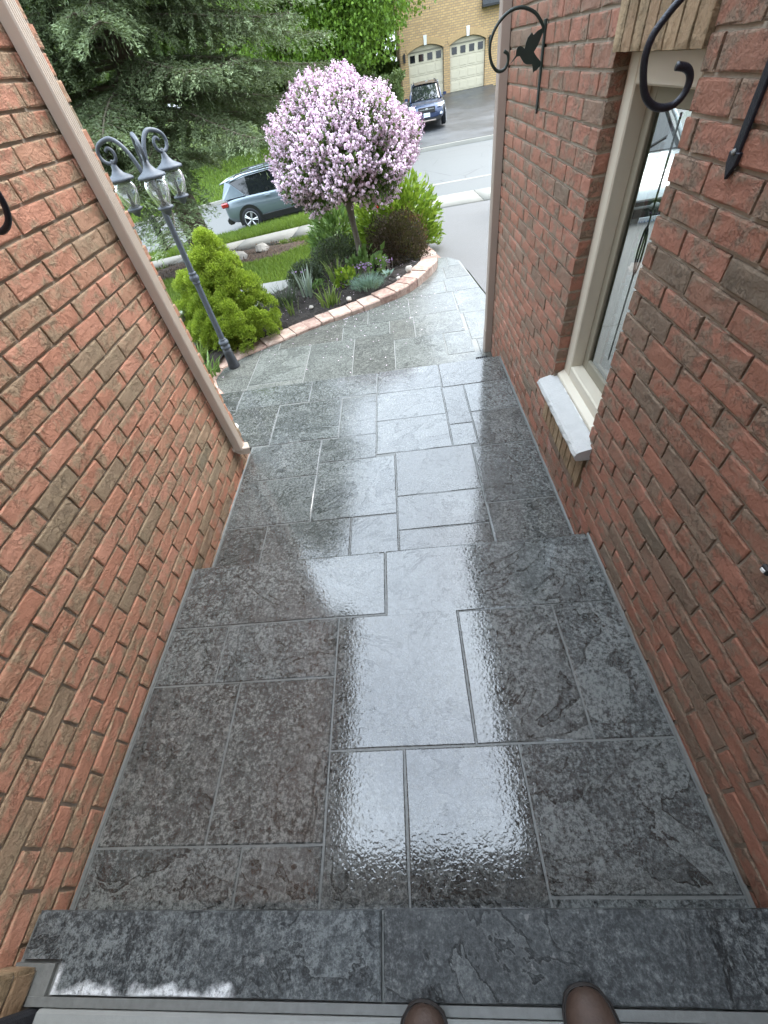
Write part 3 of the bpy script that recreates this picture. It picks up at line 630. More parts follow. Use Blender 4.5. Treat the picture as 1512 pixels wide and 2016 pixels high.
fr_.append((fr_[-1][0] + (out * math.sin(R(78)) + Vector((0, 0, -math.cos(R(78))))) * .03, fr_[-1][1], fr_[-1][2]))
sweep(mb, sec, fr_); recalc(mb.build('elbow', M['ds_l'], d1))
sweep(MB(), [(-.055, 0), (-.055, .003), (.055, .003), (.055, 0)], [((0, -.0, .055), (0, 1, 0), (1, 0, 0)), ((0, 0, .03), (0, 1, 0), (1, 0, 0))]).build('strap', M['ds_l'], d1)
d2 = empty('downspout', (XR - .003, 3.505, 0), label='plain taupe downspout at the far end of the darker brick wall', cat='downspout')
mb = MB(); sec2 = ribbed_section(.07, .055, 1, .002)
sweep(mb, sec2, [((0, 0, RTOP), (0, -1, 0), (-1, 0, 0)), ((0, 0, -.13), (0, -1, 0), (-1, 0, 0))]); recalc(mb.build('pipe', M['ds_r'], d2))
mb = MB(); sec3 = [(a * 1.09, b * 1.06) for a, b in sec2]
sweep(mb, sec3, [((0, 0, -.09), (0, -1, 0), (-1, 0, 0)), ((0, 0, -.30), (0, -1, 0), (-1, 0, 0))]); recalc(mb.build('lower_sleeve', M['ds_r'], d2))
# small drain grate at the foot of the last step
gr = empty('drain_grate', (.615, 3.16, ZW), label='small black drain grate at the foot of the step by the taupe downspout', cat='drain grate')
mb = MB(); mb.box(-.045, .045, -.03, .03, 0, .10)
for k in range(5): mb.box(-.04 + k * .017, -.031 + k * .017, -.035, .0335, .10, .112)
mb.box(-.045, .045, -.036, -.03, .1, .114).box(-.045, .045, .03, .036, .1, .114).build('grille', M['black_plastic'], gr)

# ------------------------------------------------------------------ iron hooks
def hook_pts(L, y): return [(x, y, z) for x, z in L]
h1 = empty('plant_hook', (0, 0, 0), label='green black iron hook with a hummingbird cutout by the taupe downspout', cat='plant hook')
cv = [(.748, 1.46), (.752, 1.54), (.735, 1.582), (.696, 1.623), (.635, 1.646), (.578, 1.639), (.53, 1.605), (.507, 1.558), (.514, 1.51), (.535, 1.480), (.557, 1.470), (.580, 1.475), (.592, 1.495), (.590, 1.518), (.572, 1.530)]
def smooth(pts, n=4):
    out = []; P = [Vector(p) for p in pts]
    for i in range(len(P) - 1):
        p0, p1, p2, p3 = P[max(i - 1, 0)], P[i], P[i + 1], P[min(i + 2, len(P) - 1)]
        for k in range(n):
            s = k / n; out.append(.5 * ((2 * p1) + (p2 - p0) * s + (2 * p0 - 5 * p1 + 4 * p2 - p3) * s * s + (3 * p1 - p0 - 3 * p2 + p3) * s ** 3))
    return out + [P[-1]]
HY = 2.76
MB().tube(smooth(hook_pts(cv, HY)), .0062, 8).build('scroll_arm', M['iron_green'], h1)
mb = MB().box(.742, .7495, HY - .012, HY + .012, 1.33, 1.60); mb.prism_x([(HY - .016, 1.335), (HY + .016, 1.335), (HY + .010, 1.318), (HY, 1.302), (HY - .010, 1.318)], .742, .7495).build('wall_bar', M['iron_green'], h1, bevel=.001)
bird = [(.600, 1.485), (.626, 1.510), (.627, 1.527), (.634, 1.535), (.643, 1.536), (.655, 1.531), (.664, 1.524), (.667, 1.540), (.674, 1.556), (.690, 1.569), (.697, 1.560), (.715, 1.570), (.734, 1.575), (.739, 1.562), (.731, 1.545), (.722, 1.527), (.707, 1.509), (.714, 1.500), (.724, 1.490), (.742, 1.474), (.746, 1.462), (.735, 1.458), (.728, 1.450), (.711, 1.445), (.708, 1.458), (.703, 1.471), (.690, 1.472), (.676, 1.475), (.662, 1.484), (.652, 1.496), (.644, 1.505), (.632, 1.505)]
recalc(MB().prism_y(bird, HY - .002, HY + .002).build('bird_cutout', M['iron_green'], h1))
h2 = empty('plant_hook', (0, 0, 0), label='thick navy black iron scroll hook crossing in front of the narrow window', cat='plant hook')
cv = [(.742, 1.50), (.738, 1.585), (.70, 1.625), (.64, 1.640), (.585, 1.612), (.54, 1.576), (.523, 1.560), (.507, 1.540), (.502, 1.516), (.507, 1.489), (.519, 1.462), (.538, 1.445), (.559, 1.438), (.580, 1.439), (.594, 1.450), (.599, 1.465), (.596, 1.479), (.585, 1.489), (.566, 1.494)]
H2 = 1.14
MB().tube(smooth(hook_pts(cv, H2)), .0066, 10).build('scroll_arm', M['iron_navy'], h2)
mb = MB().box(.741, .749, H2 - .011, H2 + .011, 1.335, 1.59); mb.prism_x([(H2 - .018, 1.345), (H2 + .018, 1.345), (H2 + .016, 1.325), (H2, 1.297), (H2 - .016, 1.325)], .740, .749).build('wall_bar', M['iron_navy'], h2, bevel=.0015)
MB().lathe([(.006, 0), (.005, .004), (0.001, .005)], (0, 0, 0), 8).build('screw', M['alu'], h2).matrix_local = Matrix.Translation((.740, H2, 1.345)) @ Matrix.Rotation(R(-90), 4, 'Y')
h3 = empty('plant_hook', (0, 0, 0), label='dark iron hook end poking in from the salmon brick wall', cat='plant hook')
cv = [(-1.19, 1.46), (-1.19, 1.56), (-1.12, 1.63), (-1.02, 1.645), (-.92, 1.61), (-.865, 1.56), (-.847, 1.51), (-.862, 1.465), (-.90, 1.445), (-.94, 1.46)]
MB().tube(smooth(hook_pts(cv, 1.10)), .0068, 8).build('scroll_arm', M['iron_navy'], h3)
MB().box(-1.1985, -1.191, 1.088, 1.112, 1.30, 1.57).build('wall_bar', M['iron_navy'], h3)
# small bell push at the right edge
bp = MB().box(.738, .748, .470, .494, .706, .728).build('bell_push', M['black_plastic'], bevel=.004); tag(bp, 'tiny black and white bell push on the darker brick wall', 'bell push')
MB().box(.735, .738, .476, .488, .711, .721).build('button', M['white_trim'], bp, bevel=.002)
# ------------------------------------------------------------------ ground, road, drives
ys_all = sorted(set(list(np.linspace(-60, 3, 8)) + list(np.linspace(3, 15.9, 60)) + [16.05, 16.4, 18, 20, 22, 23.4, 23.8, 24.0, 24.4] + list(np.linspace(25, 60, 30)) + [80, 120, 200, 400]))
patch('lawn', -160, 160, 0, 0, -.03, M['lawn'], nx=160, ys=[y for y in ys_all if y >= 3.14])
MB().add([(-160, -60, -.4), (160, -60, -.4), (160, 3.15, -.4), (-160, 3.15, -.4)], [(0, 1, 2, 3)]).build('ground', M['lawn'], kind='structure')
patch('road', -80, 60, 16.05, 23.8, .004, M['road'], nx=80, ys=[16.06, 17, 18, 19, 20, 21, 22, 23, 23.8])
def curb(name, y0, y1, lip, x0=-80, x1=60):
    V = []; F = []; xs = np.linspace(x0, x1, 71)
    for x in xs:
        za = float(g(x, y0)); zb = float(g(x, y1)); zt = max(za, zb) + lip
        V += [(x, y0, min(za, zb) - .1), (x, y0, zt), (x, y1, zt), (x, y1, min(za, zb) - .1)]
    for i in range(70):
        for k in range(3): F.append((i * 4 + k, (i + 1) * 4 + k, (i + 1) * 4 + k + 1, i * 4 + k + 1))
    return recalc(fast_mesh(name, V, F, M['concrete'], kind='structure'))
curb('kerb', 15.88, 16.06, .012); curb('kerb', 23.79, 24.0, .012)
# pavement slabs
pv = patch('pavement', -60, 40, 0, 0, .0, M['concrete'], nx=100, ys=[11.45, 11.9, 12.4, 12.93])
for k in range(-11, 6):
    xa, xb = .55 + k * 1.55, .55 + (k + 1) * 1.55
    V = []; n = 4
    for yy in (11.44, 12.94):
        for q in range(n + 1): x = xa + .012 + (xb - xa - .024) * q / n; V.append((x, yy, float(g(x, yy)) + .028))
    V += [(v[0], v[1], v[2] - .06) for v in V]; m = 2 * (n + 1)
    F = [(q, q + 1, n + 2 + q, n + 1 + q) for q in range(n)] + [(q, m + q, m + q + 1, q + 1) for q in range(n)] + [(n + 1 + q, n + 2 + q, m + n + 2 + q, m + n + 1 + q) for q in range(n)] + [(0, n + 1, m + n + 1, m), (n, m + n, m + 2 * n + 1, 2 * n + 1)]
    recalc(fast_mesh('slab', V, F, M['concrete'], pv))
def drive(name, left, right, ys, dz, mat):
    V = []; F = []; n = 10
    for y in ys:
        xa, xb = left(y), right(y)
        for q in range(n + 1): x = xa + (xb - xa) * q / n; V.append((x, y, float(g(x, y)) + dz))
    for i in range(len(ys) - 1):
        for q in range(n): a = i * (n + 1) + q; F.append((a, a + 1, a + n + 2, a + n + 1))
    return fast_mesh(name, V, F, mat, kind='structure')
lf = lambda y: float(np.interp(y, [3.1, 4.3, 4.95, 5.95, 6.2, 7, 8, 9, 11.4], [1.03, .99, .91, .81, .50, .45, .30, .22, .30]))
drive('driveway', lf, lambda y: 6.5, list(np.linspace(3.63, 11.44, 26)), .008, M['asphalt_old'])
drive('driveway_apron', lambda y: .1, lambda y: 7, list(np.linspace(12.94, 15.88, 6)), .008, M['road'])
drive('far_driveway', lambda y: 1.35 + max(0, 26 - y) * .0, lambda y: 7.6, list(np.linspace(24.0, 39.9, 24)), .02, M['asphalt_new'])
drive('side_path', lambda y: .55, lambda y: 1.34, list(np.linspace(26.5, 39.5, 8)), .03, M['concrete'])

# ------------------------------------------------------------------ garden bed: edging blocks, soil
def gz(x, y): return float(g(x, y))
EDGE = [(-1.62, 3.22), (-1.86, 3.50), (-1.93, 3.76), (-1.80, 3.98), (-1.5, 4.2), (-1.2, 4.37), (-.91, 4.56), (-.52, 4.73), (-.26, 4.86), (.07, 5.08), (.30, 5.39), (.47, 5.72), (.53, 6.02), (.52, 6.45), (.45, 7.0), (.33, 7.6), (.18, 8.2), (0, 8.6)]
EP = [Vector((p[0], p[1], 0)) for p in smooth([(x, y, 0) for x, y in EDGE], 8)]
def along(pts, d):
    for i in range(len(pts) - 1):
        L = (pts[i + 1] - pts[i]).length
        if d <= L: t = (pts[i + 1] - pts[i]) / L; return pts[i] + t * d, t
        d -= L
    return pts[-1], (pts[-1] - pts[-2]).normalized()
TOT = sum((EP[i + 1] - EP[i]).length for i in range(len(EP) - 1))
ed = empty('garden_edging', (EP[0].x, EP[0].y, ZW), label='curved row of pinkish rock faced edging blocks around the lilac bed', cat='garden edging')
d = 0; k = 0; INNER = []
def edge_h(p): return float(np.interp(p.x, [-1.9, -1.2, -.6, .1, .5], [.018, .035, .055, .095, .115])) if p.y < 6 else .115
while d < TOT - .1:
    L = random.choice((.15, .16, .20, .22, .17)); a, ta = along(EP, d + .003); b, tb = along(EP, d + L - .003); m_, tm = along(EP, d + L / 2)
    na = Vector((-ta.y, ta.x, 0)); nb = Vector((-tb.y, tb.x, 0)); w = .225 if m_.y < 6.3 else .20; h = edge_h(m_) + random.uniform(-.004, .004)
    INNER.append((m_ + Vector((-tm.y, tm.x, 0)) * w, h)); zg = gz(m_.x, m_.y); rr = [random.uniform(-.006, .008) for _ in range(8)]
    V = []; out_pts = [a, a.lerp(b, .33), a.lerp(b, .66), b]
    for j, p in enumerate(out_pts): V.append((p.x + rr[j] * na.x, p.y + rr[j] * na.y, zg - .12))
    for j, p in enumerate(out_pts): q = p + na * (.006 + rr[j + 4]); V.append((q.x, q.y, zg + h - .012))
    for j, p in enumerate(out_pts): q = p + na * (.016 + rr[j + 4]); V.append((q.x, q.y, zg + h))
    for f in (.5, 1):
        for j in range(4): q = a.lerp(b, j / 3) + na.lerp(nb, j / 3) * w * f; V.append((q.x, q.y, zg + h + random.uniform(-.0025, .0025)))
    for j in (0, 3): q = a.lerp(b, j / 3) + na.lerp(nb, j / 3) * w; V.append((q.x, q.y, zg - .12))
    F = [(r * 4 + j, r * 4 + j + 1, (r + 1) * 4 + j + 1, (r + 1) * 4 + j) for r in range(4) for j in range(3)] + [(0, 4, 8, 12, 16, 20), (3, 21, 19, 15, 11, 7), (16, 17, 18, 19, 21, 20)]
    o = MB().add(V, F).build('edging_block', M['paver'], ed); recalc(o); o.matrix_parent_inverse = ed.matrix_basis.inverted(); d += L; k += 1
# flush wedge pavers outside the bed by the drive, and flat pavers where the edging meets the house
wg = empty('paver_strip', (.6, 6.3, -.3), label='flush pink pavers wedged between the edging and the driveway', cat='pavers')
for (po) in ([(.555, 6.06), (.70, 6.13), (.62, 6.42), (.545, 6.45)], [(.545, 6.46), (.62, 6.43), (.575, 6.78), (.50, 6.78)], [(.50, 6.79), (.575, 6.79), (.53, 7.12), (.455, 7.12)], [(.45, 7.13), (.525, 7.13), (.45, 7.5), (.37, 7.5)], [(.37, 7.51), (.445, 7.51), (.35, 7.9), (.28, 7.9)]):
    cx = sum(p[0] for p in po) / 4; cy = sum(p[1] for p in po) / 4; V = [(x, y, gz(x, y) - .08) for x, y in po] + [(x, y, gz(x, y) + .012) for x, y in po]
    o = MB().add(V, [(0, 3, 2, 1), (4, 5, 6, 7)] + [(i, (i + 1) % 4, 4 + (i + 1) % 4, 4 + i) for i in range(4)]).build('paver', M['paver'], wg, bevel=.004); o.matrix_parent_inverse = wg.matrix_basis.inverted()
# lawn side edging: pale long kerb stones
LE = [(-1.95, 4.95), (-1.80, 5.4), (-1.66, 5.78), (-1.42, 6.5), (-1.2, 7.0), (-1.0, 7.4), (-.75, 7.9), (-.4, 8.4), (0, 8.65)]
le = empty('lawn_edging', (-1.5, 6, -.3), label='pale curved stone strip between the lawn and the lilac bed', cat='garden edging')
for i in range(len(LE) - 1):
    a, b = Vector((*LE[i], 0)), Vector((*LE[i + 1], 0)); t = (b - a).normalized(); n = Vector((t.y, -t.x, 0)); a2 = a + t * .006; b2 = b - t * .006; V = []
    for zz in (-.1, .05):
        for p in (a2, b2, b2 + n * .17, a2 + n * .17): V.append((p.x, p.y, gz(p.x, p.y) + zz))
    o = MB().add(V, [(0, 3, 2, 1), (4, 5, 6, 7), (0, 1, 5, 4), (1, 2, 6, 5), (2, 3, 7, 6), (3, 0, 4, 7)]).build('edging_stone', M['concrete'] if i % 3 else M['paver'], le, bevel=.008); recalc(o); o.matrix_parent_inverse = le.matrix_basis.inverted()
# soil
BED = [(p.x, p.y) for p, h in INNER] + [(x, y) for x, y in LE[::-1]] + [(-2.15, 4.6), (-2.35, 4.1), (-2.2, 3.5), (-1.9, 3.25)]
def inside(x, y, poly):
    c = False; j = len(poly) - 1
    for i in range(len(poly)):
        if (poly[i][1] > y) != (poly[j][1] > y) and x < (poly[j][0] - poly[i][0]) * (y - poly[i][1]) / (poly[j][1] - poly[i][1]) + poly[i][0]: c = not c
        j = i
    return c
def bedz(x, y): return gz(x, y) + .06 + .025 * math.sin(x * 5.1) * math.cos(y * 4.3) + (.03 if y > 5.2 else 0)
bm = bmesh.new(); vs = [bm.verts.new((x, y, 0)) for x, y in BED]; bm.faces.new(vs); bmesh.ops.triangulate(bm, faces=bm.faces[:])
for _ in range(4): bmesh.ops.subdivide_edges(bm, edges=[e for e in bm.edges if e.calc_length() > .12], cuts=1, use_grid_fill=True)
bmesh.ops.triangulate(bm, faces=bm.faces[:])
bd = set(v for v in bm.verts if v.is_boundary)
for v in bm.verts: v.co.z = bedz(v.co.x, v.co.y) + (0 if v in bd else random.uniform(-.012, .016)) - (.035 if v in bd else 0)
me = bpy.data.meshes.new('bed_soil'); bm.to_mesh(me); bm.free(); me.materials.append(M['mulch_black']); so = link(bpy.data.objects.new('bed_soil', me)); so['kind'] = 'structure'
if sum(p.normal.z for p in me.polygons) < 0: me.flip_normals()
# mulch ring under the spruce
SPX, SPY = -4.35, 10.45
V = [(SPX, SPY, gz(SPX, SPY) + .02)]; F = []; n = 36
for r in (.33, .66, 1):
    for k in range(n):
        a = 2 * math.pi * k / n; rr = r * (2.0 + .25 * math.sin(3 * a + 1) + .15 * math.sin(7 * a)); x, y = SPX + rr * math.cos(a) * 1.15, SPY + rr * math.sin(a) * .62; V.append((x, y, gz(x, y) + (.01 if r < 1 else -.035) + random.uniform(0, .02)))
F = [(0, 1 + k, 1 + (k + 1) % n, 1 + (k + 1) % n) for k in range(n)]
mb = MB().add(V, [(0, 1 + k, 1 + (k + 1) % n) for k in range(n)] + [(1 + r * n + k, 1 + (r + 1) * n + k, 1 + (r + 1) * n + (k + 1) % n, 1 + r * n + (k + 1) % n) for r in range(2) for k in range(n)])
mb.build('mulch_ring', M['mulch_brown'], kind='structure')
def rock(name, loc, s, label, group=None, mat='rock', seed=0):
    r = np.random.default_rng(seed); bm = bmesh.new(); bmesh.ops.create_icosphere(bm, subdivisions=2, radius=1)
    for v in bm.verts: v.co *= 1 + r.uniform(-.16, .16); v.co.x *= s[0]; v.co.y *= s[1]; v.co.z *= s[2]
    me = bpy.data.meshes.new(name); bm.to_mesh(me); bm.free(); me.materials.append(M[mat]); o = link(bpy.data.objects.new(name, me)); o.location = loc; o.rotation_euler = (0, 0, r.uniform(0, 6)); return tag(o, label, 'rock', group)
rock('rock', (-3.55, 10.0, gz(-3.55, 10.0) + .08), (.26, .2, .13), 'larger pale rock on the brown mulch under the spruce', seed=1)
rock('rock', (-3.1, 10.7, gz(-3.1, 10.7) + .06), (.2, .16, .1), 'smaller flat rock on the brown mulch farther from the golden shrub', seed=2)
rock('rock', (.12, 5.50, bedz(.12, 5.5) + .05), (.05, .045, .035), 'pale round rock beside the barberry inside the edging', seed=3)
rock('rock', (-.62, 4.98, bedz(-.62, 4.98) + .03), (.035, .03, .025), 'small white rock between the strap leaves and the dianthus', seed=4)
rock('rock', (-1.08, 4.97, bedz(-1.08, 4.92) + .02), (.03, .025, .02), 'small pale rock on the black mulch by the strap leaves', seed=5)
rock('rock', (-.02, 5.33, bedz(-.02, 5.33) + .02), (.03, .025, .02), 'tiny grey green rock behind the edging blocks', seed=6)

# ------------------------------------------------------------------ foliage makers
def unit(a): return a / np.maximum(np.linalg.norm(a, axis=-1, keepdims=True), 1e-9)
def leaves(name, P, D, N, L, W, v, mat, parent=None, fold=.25, kind='stuff', mid=.45):
    """one folded pointed leaf (2 tris each side) per row"""
    P = np.asarray(P, float); n = len(P); D = unit(np.asarray(D, float)); S = unit(np.cross(D, N)); U = np.cross(S, D)
    L = np.broadcast_to(L, (n,))[:, None]; W = np.broadcast_to(W, (n,))[:, None]
    A = P; B = P + D * L * mid + S * W * .5 + U * W * fold; C = P + D * L; E = P + D * L * mid - S * W * .5 + U * W * fold
    V = np.stack([A, B, C, E], 1).reshape(-1, 3); i = np.arange(n)[:, None] * 4
    F = np.concatenate([i + np.array([0, 1, 2]), i + np.array([0, 2, 3])], 1).reshape(-1, 3)
    return fast_mesh(name, V, F, mat, parent, {'v': np.repeat(v, 4)}, kind=kind)
def rdir(n, r=rng): return unit(r.normal(size=(n, 3)))
def tubes_mesh(name, segs, mat, parent=None, sides=4):
    """segs: list of (p, q, r0, r1) straight tapered twigs joined in one mesh"""
    V = []; F = []; b = 0
    for p, q, r0, r1 in segs:
        p = np.asarray(p, float); q = np.asarray(q, float); t = unit(q - p); a = unit(np.cross(t, [.3, .2, .9])); c = np.cross(t, a)
        for o, r in ((p, r0), (q, r1)):
            for k in range(sides): th = 2 * math.pi * k / sides; V.append(o + (a * math.cos(th) + c * math.sin(th)) * r)
        for k in range(sides): F.append((b + k, b + (k + 1) % sides, b + sides + (k + 1) % sides, b + sides + k))
        b += 2 * sides
    return fast_mesh(name, V, F, mat, parent, smooth=True)
# ------------------------------------------------------------------ spruce
def make_spruce(x, y, H, Lmax, label, dense_to=5.2, seed=1, h0=1.75):
    r = np.random.default_rng(seed); z0 = gz(x, y); root = empty('spruce_tree', (x, y, z0), label=label, cat='tree')
    mb = MB(); mb.tube([(0, 0, -.2), (.02, 0, .3), (0, .02, 2), (0, 0, H * .5), (0, 0, H)], [.33, .265, .22, .13, .02], 14); tr = mb.build('trunk', M['bark'], root)
    P, D, N, L, W, Vv = [], [], [], [], [], []; twigs = []
    h = h0; k = 0
    while h < H - .4:
        dense = h < dense_to; nb = 8 if dense else 7
        for b in range(nb):
            az = 2 * math.pi * (b + .37 * k) / nb + r.uniform(-.25, .25); Lb = Lmax * (1 - (h - 1.2) / (H - .8)) ** .62 * r.uniform(.78, 1.08)
            if Lb < .25 or (h < 2.15 and math.cos(az) > .25 and y < 12): continue
            dr = np.array([math.cos(az), math.sin(az), 0]); sd = np.array([-dr[1], dr[0], 0]); up = np.array([0, 0, 1.]); hb = h + r.uniform(-.14, .14); dp = r.uniform(.22, .36)
            bp = lambda s: dr * (Lb * s) + up * (hb + Lb * (.06 * s - dp * s ** 2 + .13 * s ** 4)) + sd * (.10 * Lb * math.sin(s * 2 + k) * s)
            pts = [bp(s) for s in np.linspace(0, 1, 7)]
            for i in range(6): twigs.append((pts[i], pts[i + 1], .035 * (1 - i / 6.5) * (Lb / 4 + .3), .035 * (1 - (i + 1) / 6.5) * (Lb / 4 + .3)))
            step = .10 if dense else .20
            for s in np.arange(.16, 1.0, step / Lb):
                for sg in (-1, 1):
                    l2 = min(.95, (.16 + .62 * (1 - s)) * Lb * .42 + .12) * r.uniform(.7, 1.15); o = bp(s)
                    d2 = unit(dr * r.uniform(.55, .95) + sd * sg * r.uniform(.6, 1.0) + up * r.uniform(-.30, .06)); n = max(3, int(l2 / (.052 if dense else .11)))
                    tt = (np.arange(n) + r.uniform(0, 1, n) * .8) / n; sag = r.uniform(.15, .42)
                    pp = o + d2 * (tt * l2)[:, None] - up * (sag * l2 * tt ** 2)[:, None]
                    if dense: twigs.append((o, pp[n // 2], .006, .004))
                    for rep in range(7 if dense else 3):
                        dd = unit(d2 * .75 + sd * r.normal(size=(n, 1)) * .45 + dr * r.normal(size=(n, 1)) * .45 + up * r.uniform(-.55, .30, (n, 1)))
                        P.append(pp + r.normal(size=(n, 3)) * (.018 if dense else .05)); D.append(dd); N.append(rdir(n, r)); base = (.052 if dense else .13) * r.uniform(.8, 1.4, n); L.append(base); W.append(base * (.27 if dense else .5))
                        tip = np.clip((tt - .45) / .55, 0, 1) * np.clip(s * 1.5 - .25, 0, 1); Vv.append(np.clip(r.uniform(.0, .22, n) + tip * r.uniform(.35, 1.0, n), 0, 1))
            # hanging branchlets below the bough
            if dense:
                for s in np.arange(.25, .98, .11 / Lb * 2):
                    o = bp(s) + sd * r.uniform(-.25, .25); l3 = r.uniform(.2, .55); n = int(l3 / .05); tt = (np.arange(n) + .5) / n
                    pp = o - up * (tt * l3)[:, None] + dr * (.15 * l3 * tt)[:, None]; dd = unit(np.tile(-up, (n, 1)) + .6 * rdir(n, r)); P.append(pp); D.append(dd); N.append(rdir(n, r)); L.append(r.uniform(.05, .08, n)); W.append(r.uniform(.012, .018, n)); Vv.append(r.uniform(.0, .3, n))
        h += .29 if dense else .42; k += 1
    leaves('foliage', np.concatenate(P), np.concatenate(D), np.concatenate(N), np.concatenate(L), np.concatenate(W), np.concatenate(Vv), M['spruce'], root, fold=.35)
    tm = tubes_mesh('branches', twigs, M['twig'], root, 3); tm['kind'] = 'stuff'
    return root
make_spruce(SPX, SPY, 13.2, 4.1, 'large blue green spruce with drooping layered boughs over the lawn', seed=4)
# thin dead stem and drooping sprig under the spruce
# ------------------------------------------------------------------ broadleaf trees
def make_tree(name, x, y, H, crown, n, leaf, mat, label, seed=1, group=None, trunk=.2, bark='bark', zc=.62, cat='tree', blobs=26, kind=None):
    """crown=(rx, ry, rz)"""
    r = np.random.default_rng(seed); z0 = gz(x, y); root = empty(name, (x, y, z0), label=label, cat=cat, group=group); cz = H * zc
    tw = []; C = []
    for b in range(blobs):
        d = rdir(1, r)[0]; q = np.array([d[0] * crown[0], d[1] * crown[1], d[2] * crown[2]]) * r.uniform(.35, .9); C.append((q + [0, 0, cz], r.uniform(.26, .48) * min(crown)))
        if trunk: m = np.array([q[0] * .25, q[1] * .25, cz - crown[2] * .55 + q[2] * .2]); tw.append(((0, 0, cz - crown[2] * .95), m, trunk * .5, trunk * .28)); tw.append((m, q + [0, 0, cz], trunk * .28, trunk * .06))
    if trunk:
        MB().tube([(0, 0, -.2), (.03, .02, H * .15), (0, 0, cz - crown[2] * .9), (.05, 0, cz - crown[2] * .2)], [trunk * 1.25, trunk, trunk * .8, trunk * .4], 10).build('trunk', M[bark], root); tubes_mesh('limbs', tw, M[bark], root, 5)['kind'] = 'stuff'
    P, D, Vv = [], [], []; m = n // blobs
    for c, rb in C:
        d = rdir(m, r); rad = rb * r.uniform(.25, 1.0, m) ** .45; p = c + d * rad[:, None] * [1.25, 1.25, .8]; P.append(p); D.append(unit(d * .6 + rdir(m, r) * .7 + [0, 0, -.35])); Vv.append(np.clip(r.uniform(0, 1) * .55 + r.uniform(0, .55, m), 0, 1))
    P = np.concatenate(P); k = len(P); L = leaf * r.uniform(.7, 1.3, k)
    leaves('foliage', P, np.concatenate(D), rdir(k, r), L, L * .75, np.concatenate(Vv), M[mat], root, fold=.2)
    return root
make_tree('maple_tree', -2.2, 32.5, 10.5, (5.9, 4.4, 4.3), 70000, .155, 'maple', 'bright green maple leaning over the buff house across the road', seed=3, trunk=.24, zc=.59, blobs=90)
make_tree('maple_tree', -5.9, 38, 11, (4.2, 4, 4.2), 9000, .36, 'far_leaf', 'darker maple with forked limbs behind the spruce tips', seed=8, trunk=.3, zc=.6, blobs=36)
make_tree('shrub', .65, 36.5, 2.3, (.95, .9, 1.15), 3600, .15, 'hedge', 'pale green tall shrub beside the left garage door', seed=5, trunk=0, zc=.5, cat='shrub', blobs=18)
make_tree('shrub', -.9, 37.5, 2.0, (1.2, .9, 1.0), 2500, .18, 'far_leaf', 'dark leafy shrub behind the pale one across the road', seed=6, trunk=0, zc=.5, cat='shrub', blobs=14)
LBL = ['leafy tree across the road nearest the forked maple', 'leafy tree across the road straight behind the spruce trunk', 'leafy tree across the road left of the spruce trunk', 'smaller leafy tree across the road above the dark grey car', 'leafy tree across the road beyond the dark grey car', 'leafy tree far along the road at the left', 'tall leafy tree rising behind the pale blue house', 'tall leafy tree behind the roof of the buff house', 'wide leafy tree farthest along the road at the left', 'tall leafy tree in the second row behind the forked maple']
for i, (x, y, H, w) in enumerate(((-10.5, 41, 10, 4.6), (-17, 38, 11, 5), (-24, 42, 12, 5.6), (-31, 37, 10, 5), (-39, 41, 12, 6), (-49, 38, 11, 6), (-4, 47, 13, 5), (3, 52, 14, 5.5), (-60, 44, 13, 7), (-13, 52, 14, 6))):
    o = make_tree('leafy_tree', x, y, H, (w, w, H * .42), 3600, .62, 'far_leaf', LBL[i], seed=20 + i, group='trees across the road', trunk=.3, zc=.55, blobs=30)

for i, (x, y, l) in enumerate(((-.2, 43.5, 'dense green hedge shrub between the maple and the buff house'), (-2.6, 42.5, 'dense green hedge shrub below the maple crown'), (-5.2, 43, 'dense green hedge shrub near the forked maple'), (-7.8, 42.5, 'dense green hedge shrub left of the forked maple'))):
    make_tree('hedge_shrub', x, y, 4.6, (1.7, 1.2, 2.3), 3600, .26, 'far_leaf', l, seed=50 + i, trunk=0, zc=.5, cat='hedge', blobs=26, group='hedge shrubs across the road')
